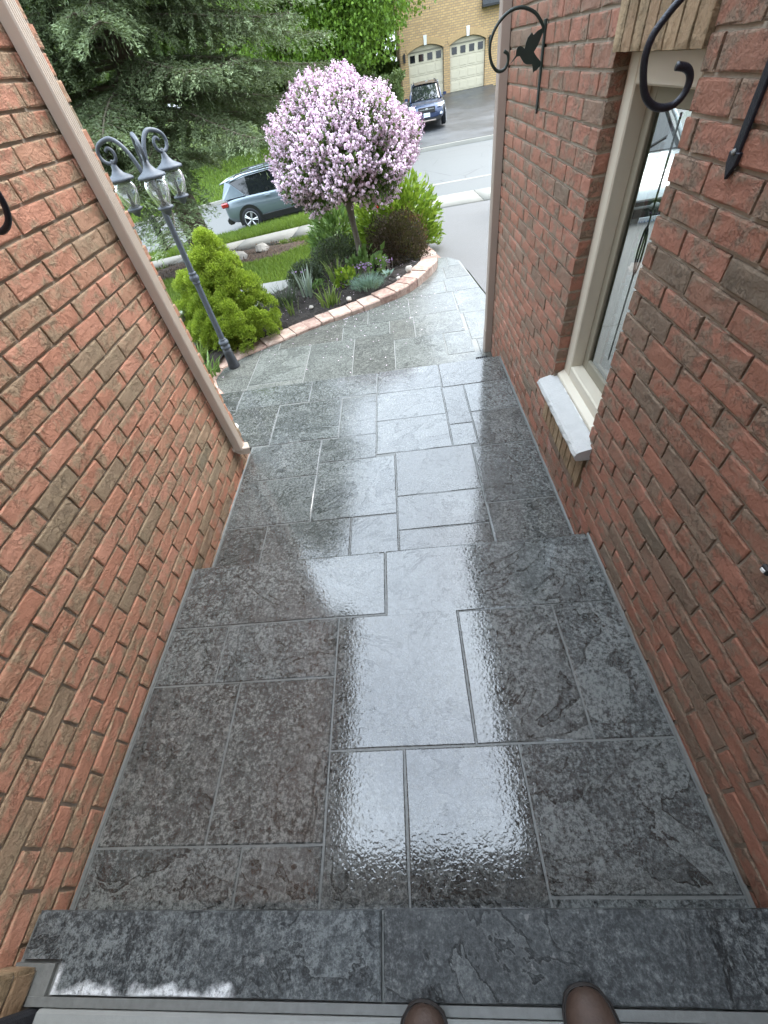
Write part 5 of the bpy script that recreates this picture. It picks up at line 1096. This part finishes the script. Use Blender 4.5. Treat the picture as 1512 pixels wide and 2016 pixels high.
    if rear_style: MB().add([(-1.75, -.58, 1.525), (-1.75, .58, 1.525), (-2.18, .55, 1.475), (-2.18, -.55, 1.475), (-1.75, -.58, 1.47), (-1.75, .58, 1.47), (-2.18, .55, 1.44), (-2.18, -.55, 1.44)], [(0, 1, 2, 3), (7, 6, 5, 4), (0, 4, 5, 1), (1, 5, 6, 2), (2, 6, 7, 3), (3, 7, 4, 0)]).build('spoiler', paint, root, bevel=.012)
    for dx in (0,): MB().tube([(1.2, -.55, 1.008), (1.02, -.05, 1.12)], .012, 4).tube([(1.2, .1, 1.012), (1.02, .55, 1.11)], .012, 4).build('wiper', M['black_plastic'], root)
    return root
M['lamp_lens'] = plain('headlight_lens', (.75, .78, .8), .08, spec=.8); t = NT('tail_lens'); t.set(Base_Color=(.35, .015, .02), Roughness=.1, Coat_Weight=1); M['tail'] = t.m
t = NT('plate_face'); bk = t.new('TexWave', wave_type='BANDS', bands_direction='Y'); t.put(bk.inputs['Vector'], t.coord()); bk.inputs['Scale'].default_value = 8; bk.inputs['Distortion'].default_value = 6; bk.inputs['Detail'].default_value = 2
sx = t.new('SeparateXYZ'); t.put(sx.inputs[0], t.coord()); band = t.math('MULTIPLY', t.mapr(sx.outputs[2], .472, .478), t.mapr(sx.outputs[2], .552, .546)); t.set(Base_Color=t.mix(t.math('MULTIPLY', band, t.mapr(bk.outputs['Fac'], .6, .66)), (.72, .75, .78), (.16, .24, .46)), Roughness=.4); M['plate'] = t.m
def paint(name, col, metal=.3):
    t = NT(name); t.set(Base_Color=col, Metallic=metal, Roughness=.28, Coat_Weight=1.0, Coat_Roughness=.03); return t.m
rim1 = plain('alloy_rim', (.55, .56, .56), .3, .7, var=.1)
cy = 27.9; sub = make_car((2.27, cy + 2.4, gz(2.3, cy + 2.2) + .03), R(-93), 'dark navy car parked nose out on the far driveway', paint('navy_paint', (.014, .030, .085), .25), rim1, 1.0)
ex, ey = -3.45, 17.15; es = make_car((ex, ey, gz(ex, ey) + .0), R(1.0), 'pale silver blue car at the kerb half hidden by the lilac', paint('silver_blue_paint', (.15, .19, .22), .35), rim1, .92, True)
es.rotation_euler = (0, R(-3.3), R(1.0))
da = (-15.6, 24.6 - 1.6); dk = make_car((da[0], da[1], gz(*da)), R(180), 'dark grey car far along the road behind the left lantern', paint('dark_grey_paint', (.05, .055, .06), .2), rim1, .9, plate=False)

wc = make_car((3.5, 8.9, gz(3.5, 8.9) + .02), R(-90), 'silver car on the near driveway, seen only through the narrow window', paint('silver_paint', (.36, .38, .38), .2), rim1, .95)
wc.rotation_euler = (0, R(6.5), R(-90))

# ------------------------------------------------------------------ house across the road
HYF = 39.9; GZ = -.55
hs = empty('buff_house', (4.5, HYF, GZ), label='buff brick house with two arched cream garage doors across the road', cat='house')
def hset(o): o.matrix_parent_inverse = hs.matrix_basis.inverted(); return o
DX = [(1.98, 4.32), (4.74, 7.05)]; SPR = 1.60; RISE = .27
def arch_z(x, a, b): c = (a + b) / 2; h = (b - a) / 2; rad = (h * h + RISE * RISE) / (2 * RISE); return SPR + math.sqrt(max(rad * rad - (x - c) ** 2, 0)) - (rad - RISE)
top = []
outl = [(1.52, GZ - .4), (1.52, 8.2), (13.5, 8.2), (13.5, GZ - .4)]
lower = [(7.05, GZ - .4), (7.05, SPR)] + [(x, arch_z(x, *DX[1])) for x in np.linspace(7.05, 4.74, 15)[1:-1]] + [(4.74, SPR), (4.74, GZ - .4), (4.32, GZ - .4), (4.32, SPR)] + [(x, arch_z(x, *DX[0])) for x in np.linspace(4.32, 1.98, 15)[1:-1]] + [(1.98, SPR), (1.98, GZ - .4)]
bm = bmesh.new(); vs = [bm.verts.new((x, HYF, z)) for x, z in outl + lower]; f = bm.faces.new(vs); ext = bmesh.ops.extrude_face_region(bm, geom=[f]); bmesh.ops.translate(bm, verts=[v for v in ext['geom'] if isinstance(v, bmesh.types.BMVert)], vec=(0, .4, 0)); bmesh.ops.triangulate(bm, faces=bm.faces[:]); bmesh.ops.recalc_face_normals(bm, faces=bm.faces)
me = bpy.data.meshes.new('front_wall'); bm.to_mesh(me); bm.free(); me.materials.append(M['brick_buff']); hset(link(bpy.data.objects.new('front_wall', me), hs))
hset(MB().box(1.53, 13.4, HYF + .41, HYF + 9, GZ - .4, 8.0).build('side_wall', M['brick_buff'], hs))
for i, (a, b) in enumerate(DX):
    dr = MB(); yd = HYF + .16
    for s in range(4):
        za = GZ + .02 + s * .535; dr.box(a + .02, b - .02, yd, yd + .05, za, za + .525)
        for p in range(4):
            w = (b - a - .04) / 4; xa = a + .02 + p * w + .06
            if s < 3: dr.box(xa, xa + w - .12, yd - .014, yd - .001, za + .09, za + .435)
    o = hset(dr.build('garage_door', M['door'], hs, bevel=.006))
    for p in range(4):
        w = (b - a - .04) / 4; xa = a + .02 + p * w + (w - .33) / 2; q = MB().box(xa, xa + .33, yd - .02, yd - .003, GZ + .02 + 3 * .535 + .10, GZ + .02 + 3 * .535 + .42).build('door_window', M['dark_glass'], o); 
    hset(MB().box(a + .005, b - .005, yd - .03, yd + .03, SPR - .01, SPR + .05).build('door_head', M['frame2'], hs))
    xs = np.linspace(a + .01, b - .01, 15); hset(MB().prism_y([(a + .01, SPR + .052)] + [(x, max(arch_z(x, a, b) - .012, SPR + .056)) for x in xs] + [(b - .01, SPR + .052)], yd - .01, yd + .04).build('arch_panel', M['door'], hs))
    ar = MB(); N = 30; c = (a + b) / 2; h = (b - a) / 2; rad = (h * h + RISE * RISE) / (2 * RISE); cz = SPR + RISE - rad; am = math.asin((h + .02) / rad)
    for k in range(N):
        t0, t1 = -am + 2 * am * k / N + .002, -am + 2 * am * (k + 1) / N - .002; ar.prism_y([(c + r_ * math.sin(q), cz + r_ * math.cos(q)) for r_, q in ((rad + .01, t0), (rad + .01, t1), (rad + .30, t1), (rad + .30, t0))], HYF - .025 - .006 * (k % 2), HYF + .01)
    o = hset(ar.build('brick_arch', M['buff_plain'], hs)); o['kind'] = 'stuff'
    hset(MB().prism_y([(c - .08, SPR + RISE - .02), (c + .08, SPR + RISE - .02), (c + .11, SPR + RISE + .40), (c - .11, SPR + RISE + .40)], HYF - .07, HYF + .01).build('keystone', M['white_trim'], hs))
for x in (1.74, 7.30):
    wl2 = MB().box(x - .07, x + .07, HYF - .16, HYF - .04, 1.25, 1.58).prism_y([(x - .1, 1.58), (x + .1, 1.58), (x, 1.70)], HYF - .18, HYF - .02).box(x - .03, x + .03, HYF - .05, HYF, 1.35, 1.55).build('wall_light', M['black_plastic'], hs); hset(wl2)
hset(MB().add([(6.75, HYF - .35, 2.95), (10, HYF - .35, 2.95), (10, HYF, 4.1), (6.75, HYF, 4.1), (6.75, HYF, 2.95), (10, HYF, 2.95)], [(0, 1, 2, 3), (0, 4, 5, 1), (0, 3, 4), (1, 5, 2)]).build('hood_roof', M['shingle'], hs)); hset(MB().box(6.73, 10.02, HYF - .37, HYF, 2.86, 2.945).build('gutter', M['black_plastic'], hs))
hset(MB().add([(1.0, HYF - .5, 8.1), (14, HYF - .5, 8.1), (13, HYF + 5, 12), (3, HYF + 5, 12), (1, HYF + 10, 8.1), (14, HYF + 10, 8.1)], [(0, 1, 2, 3), (3, 2, 5, 4), (0, 3, 4), (1, 5, 2)]).build('roof', M['shingle'], hs))
ph = empty('pale_house', (-3.4, 50, -.5), label='pale blue sided house glimpsed between the maples', cat='house')
MB().box(-1.9, 2.2, 0, 6, 0, 6).build('wall', M['siding'], ph); MB().prism_y([(-2.2, 6), (2.5, 6), (.15, 8.4)], -.3, 6.3).build('roof', M['shingle'], ph)
for x in (-1.2, .6): MB().box(x, x + .9, -.03, -.005, 1.0, 2.4).build('window', M['dark_glass'], ph)
sh = MB().box(-.06, .06, -.06, .06, 0, 1.9).build('fence_post', M['bark_grey'], loc=(-.35, 36.2, gz(-.35, 36.2))); tag(sh, 'grey wooden post among the shrubs left of the buff house', 'post')

# ------------------------------------------------------------------ shoes
leather = NT('brown_leather'); n1 = leather.noise(leather.coord(), 40, 6, .7); leather.set(Base_Color=leather.mix(n1, (.035, .020, .014), (.10, .062, .045)), Roughness=.6, Normal=leather.bump(leather.noise(leather.coord(), 160, 5), .5, .004))
SOLE = plain('dark_sole', (.02, .016, .014), .6)
def shoe(x, ytip, rz, label):
    root = empty('shoe', (x, ytip, .1585), rz, label=label, cat='shoe', group='pair of brown shoes on the door sill')
    S = [(-.30, .030, .07, .012), (-.285, .036, .085, .010), (-.24, .040, .098, .010), (-.19, .041, .098, .010), (-.14, .044, .085, .010), (-.09, .051, .070, .010), (-.055, .0535, .060, .010), (-.03, .048, .053, .011), (-.012, .036, .045, .012), (-.003, .020, .036, .013), (0, .006, .026, .014)]
    V = []; F = []; m = 12
    for y, w, h, b in S:
        for k in range(m):
            a = math.pi * k / (m - 1); V.append((-w * math.cos(a) * (1 if k not in (0, m - 1) else 1), y, b + (h - b) * math.sin(a) ** .75))
    for i in range(len(S) - 1):
        for k in range(m - 1): F.append((i * m + k, (i + 1) * m + k, (i + 1) * m + k + 1, i * m + k + 1))
    up_ = MB().add(V, F, True).build('upper', leather.m, root); recalc(up_); sb = up_.modifiers.new('s', 'SUBSURF'); sb.levels = 1; sb.render_levels = 2
    pts = [(-w - .004, y) for y, w, h, b in S] + [(w + .004, y) for y, w, h, b in S[::-1]]; MB().prism([(a, b + (.004 if b > -.02 else 0)) for a, b in pts][::-1], 0, .014).build('sole', SOLE, root, bevel=.003)
    MB().tube([(0, -.245, .07), (0, -.25, .12), (0, -.255, .17)], [.040, .043, .046], 14).build('ankle_shaft', leather.m, root)
    pts = [(-.05 * math.cos(a), -.092 + .010 * math.sin(a), .012 + .062 * math.sin(a)) for a in np.linspace(.05, math.pi - .05, 14)]; MB().tube(pts, .0018, 5).build('toe_seam', SOLE, root)
    MB().tube([((-1 if i < 12 else 1) * 0 + a, b, .0155) for i, (a, b) in enumerate([(-w - .0045, y) for y, w, h, bb in S[4:]] + [(w + .0045, y) for y, w, h, bb in S[4:][::-1]])], .0017, 5).build('welt', SOLE, root)
    return root
shoe(-.105, -.238, R(-8), 'brown shoe with only its tip over the sill, nearer the salmon wall')
shoe(.240, -.209, R(6), 'brown shoe reaching farther onto the dark step, nearer the darker wall')
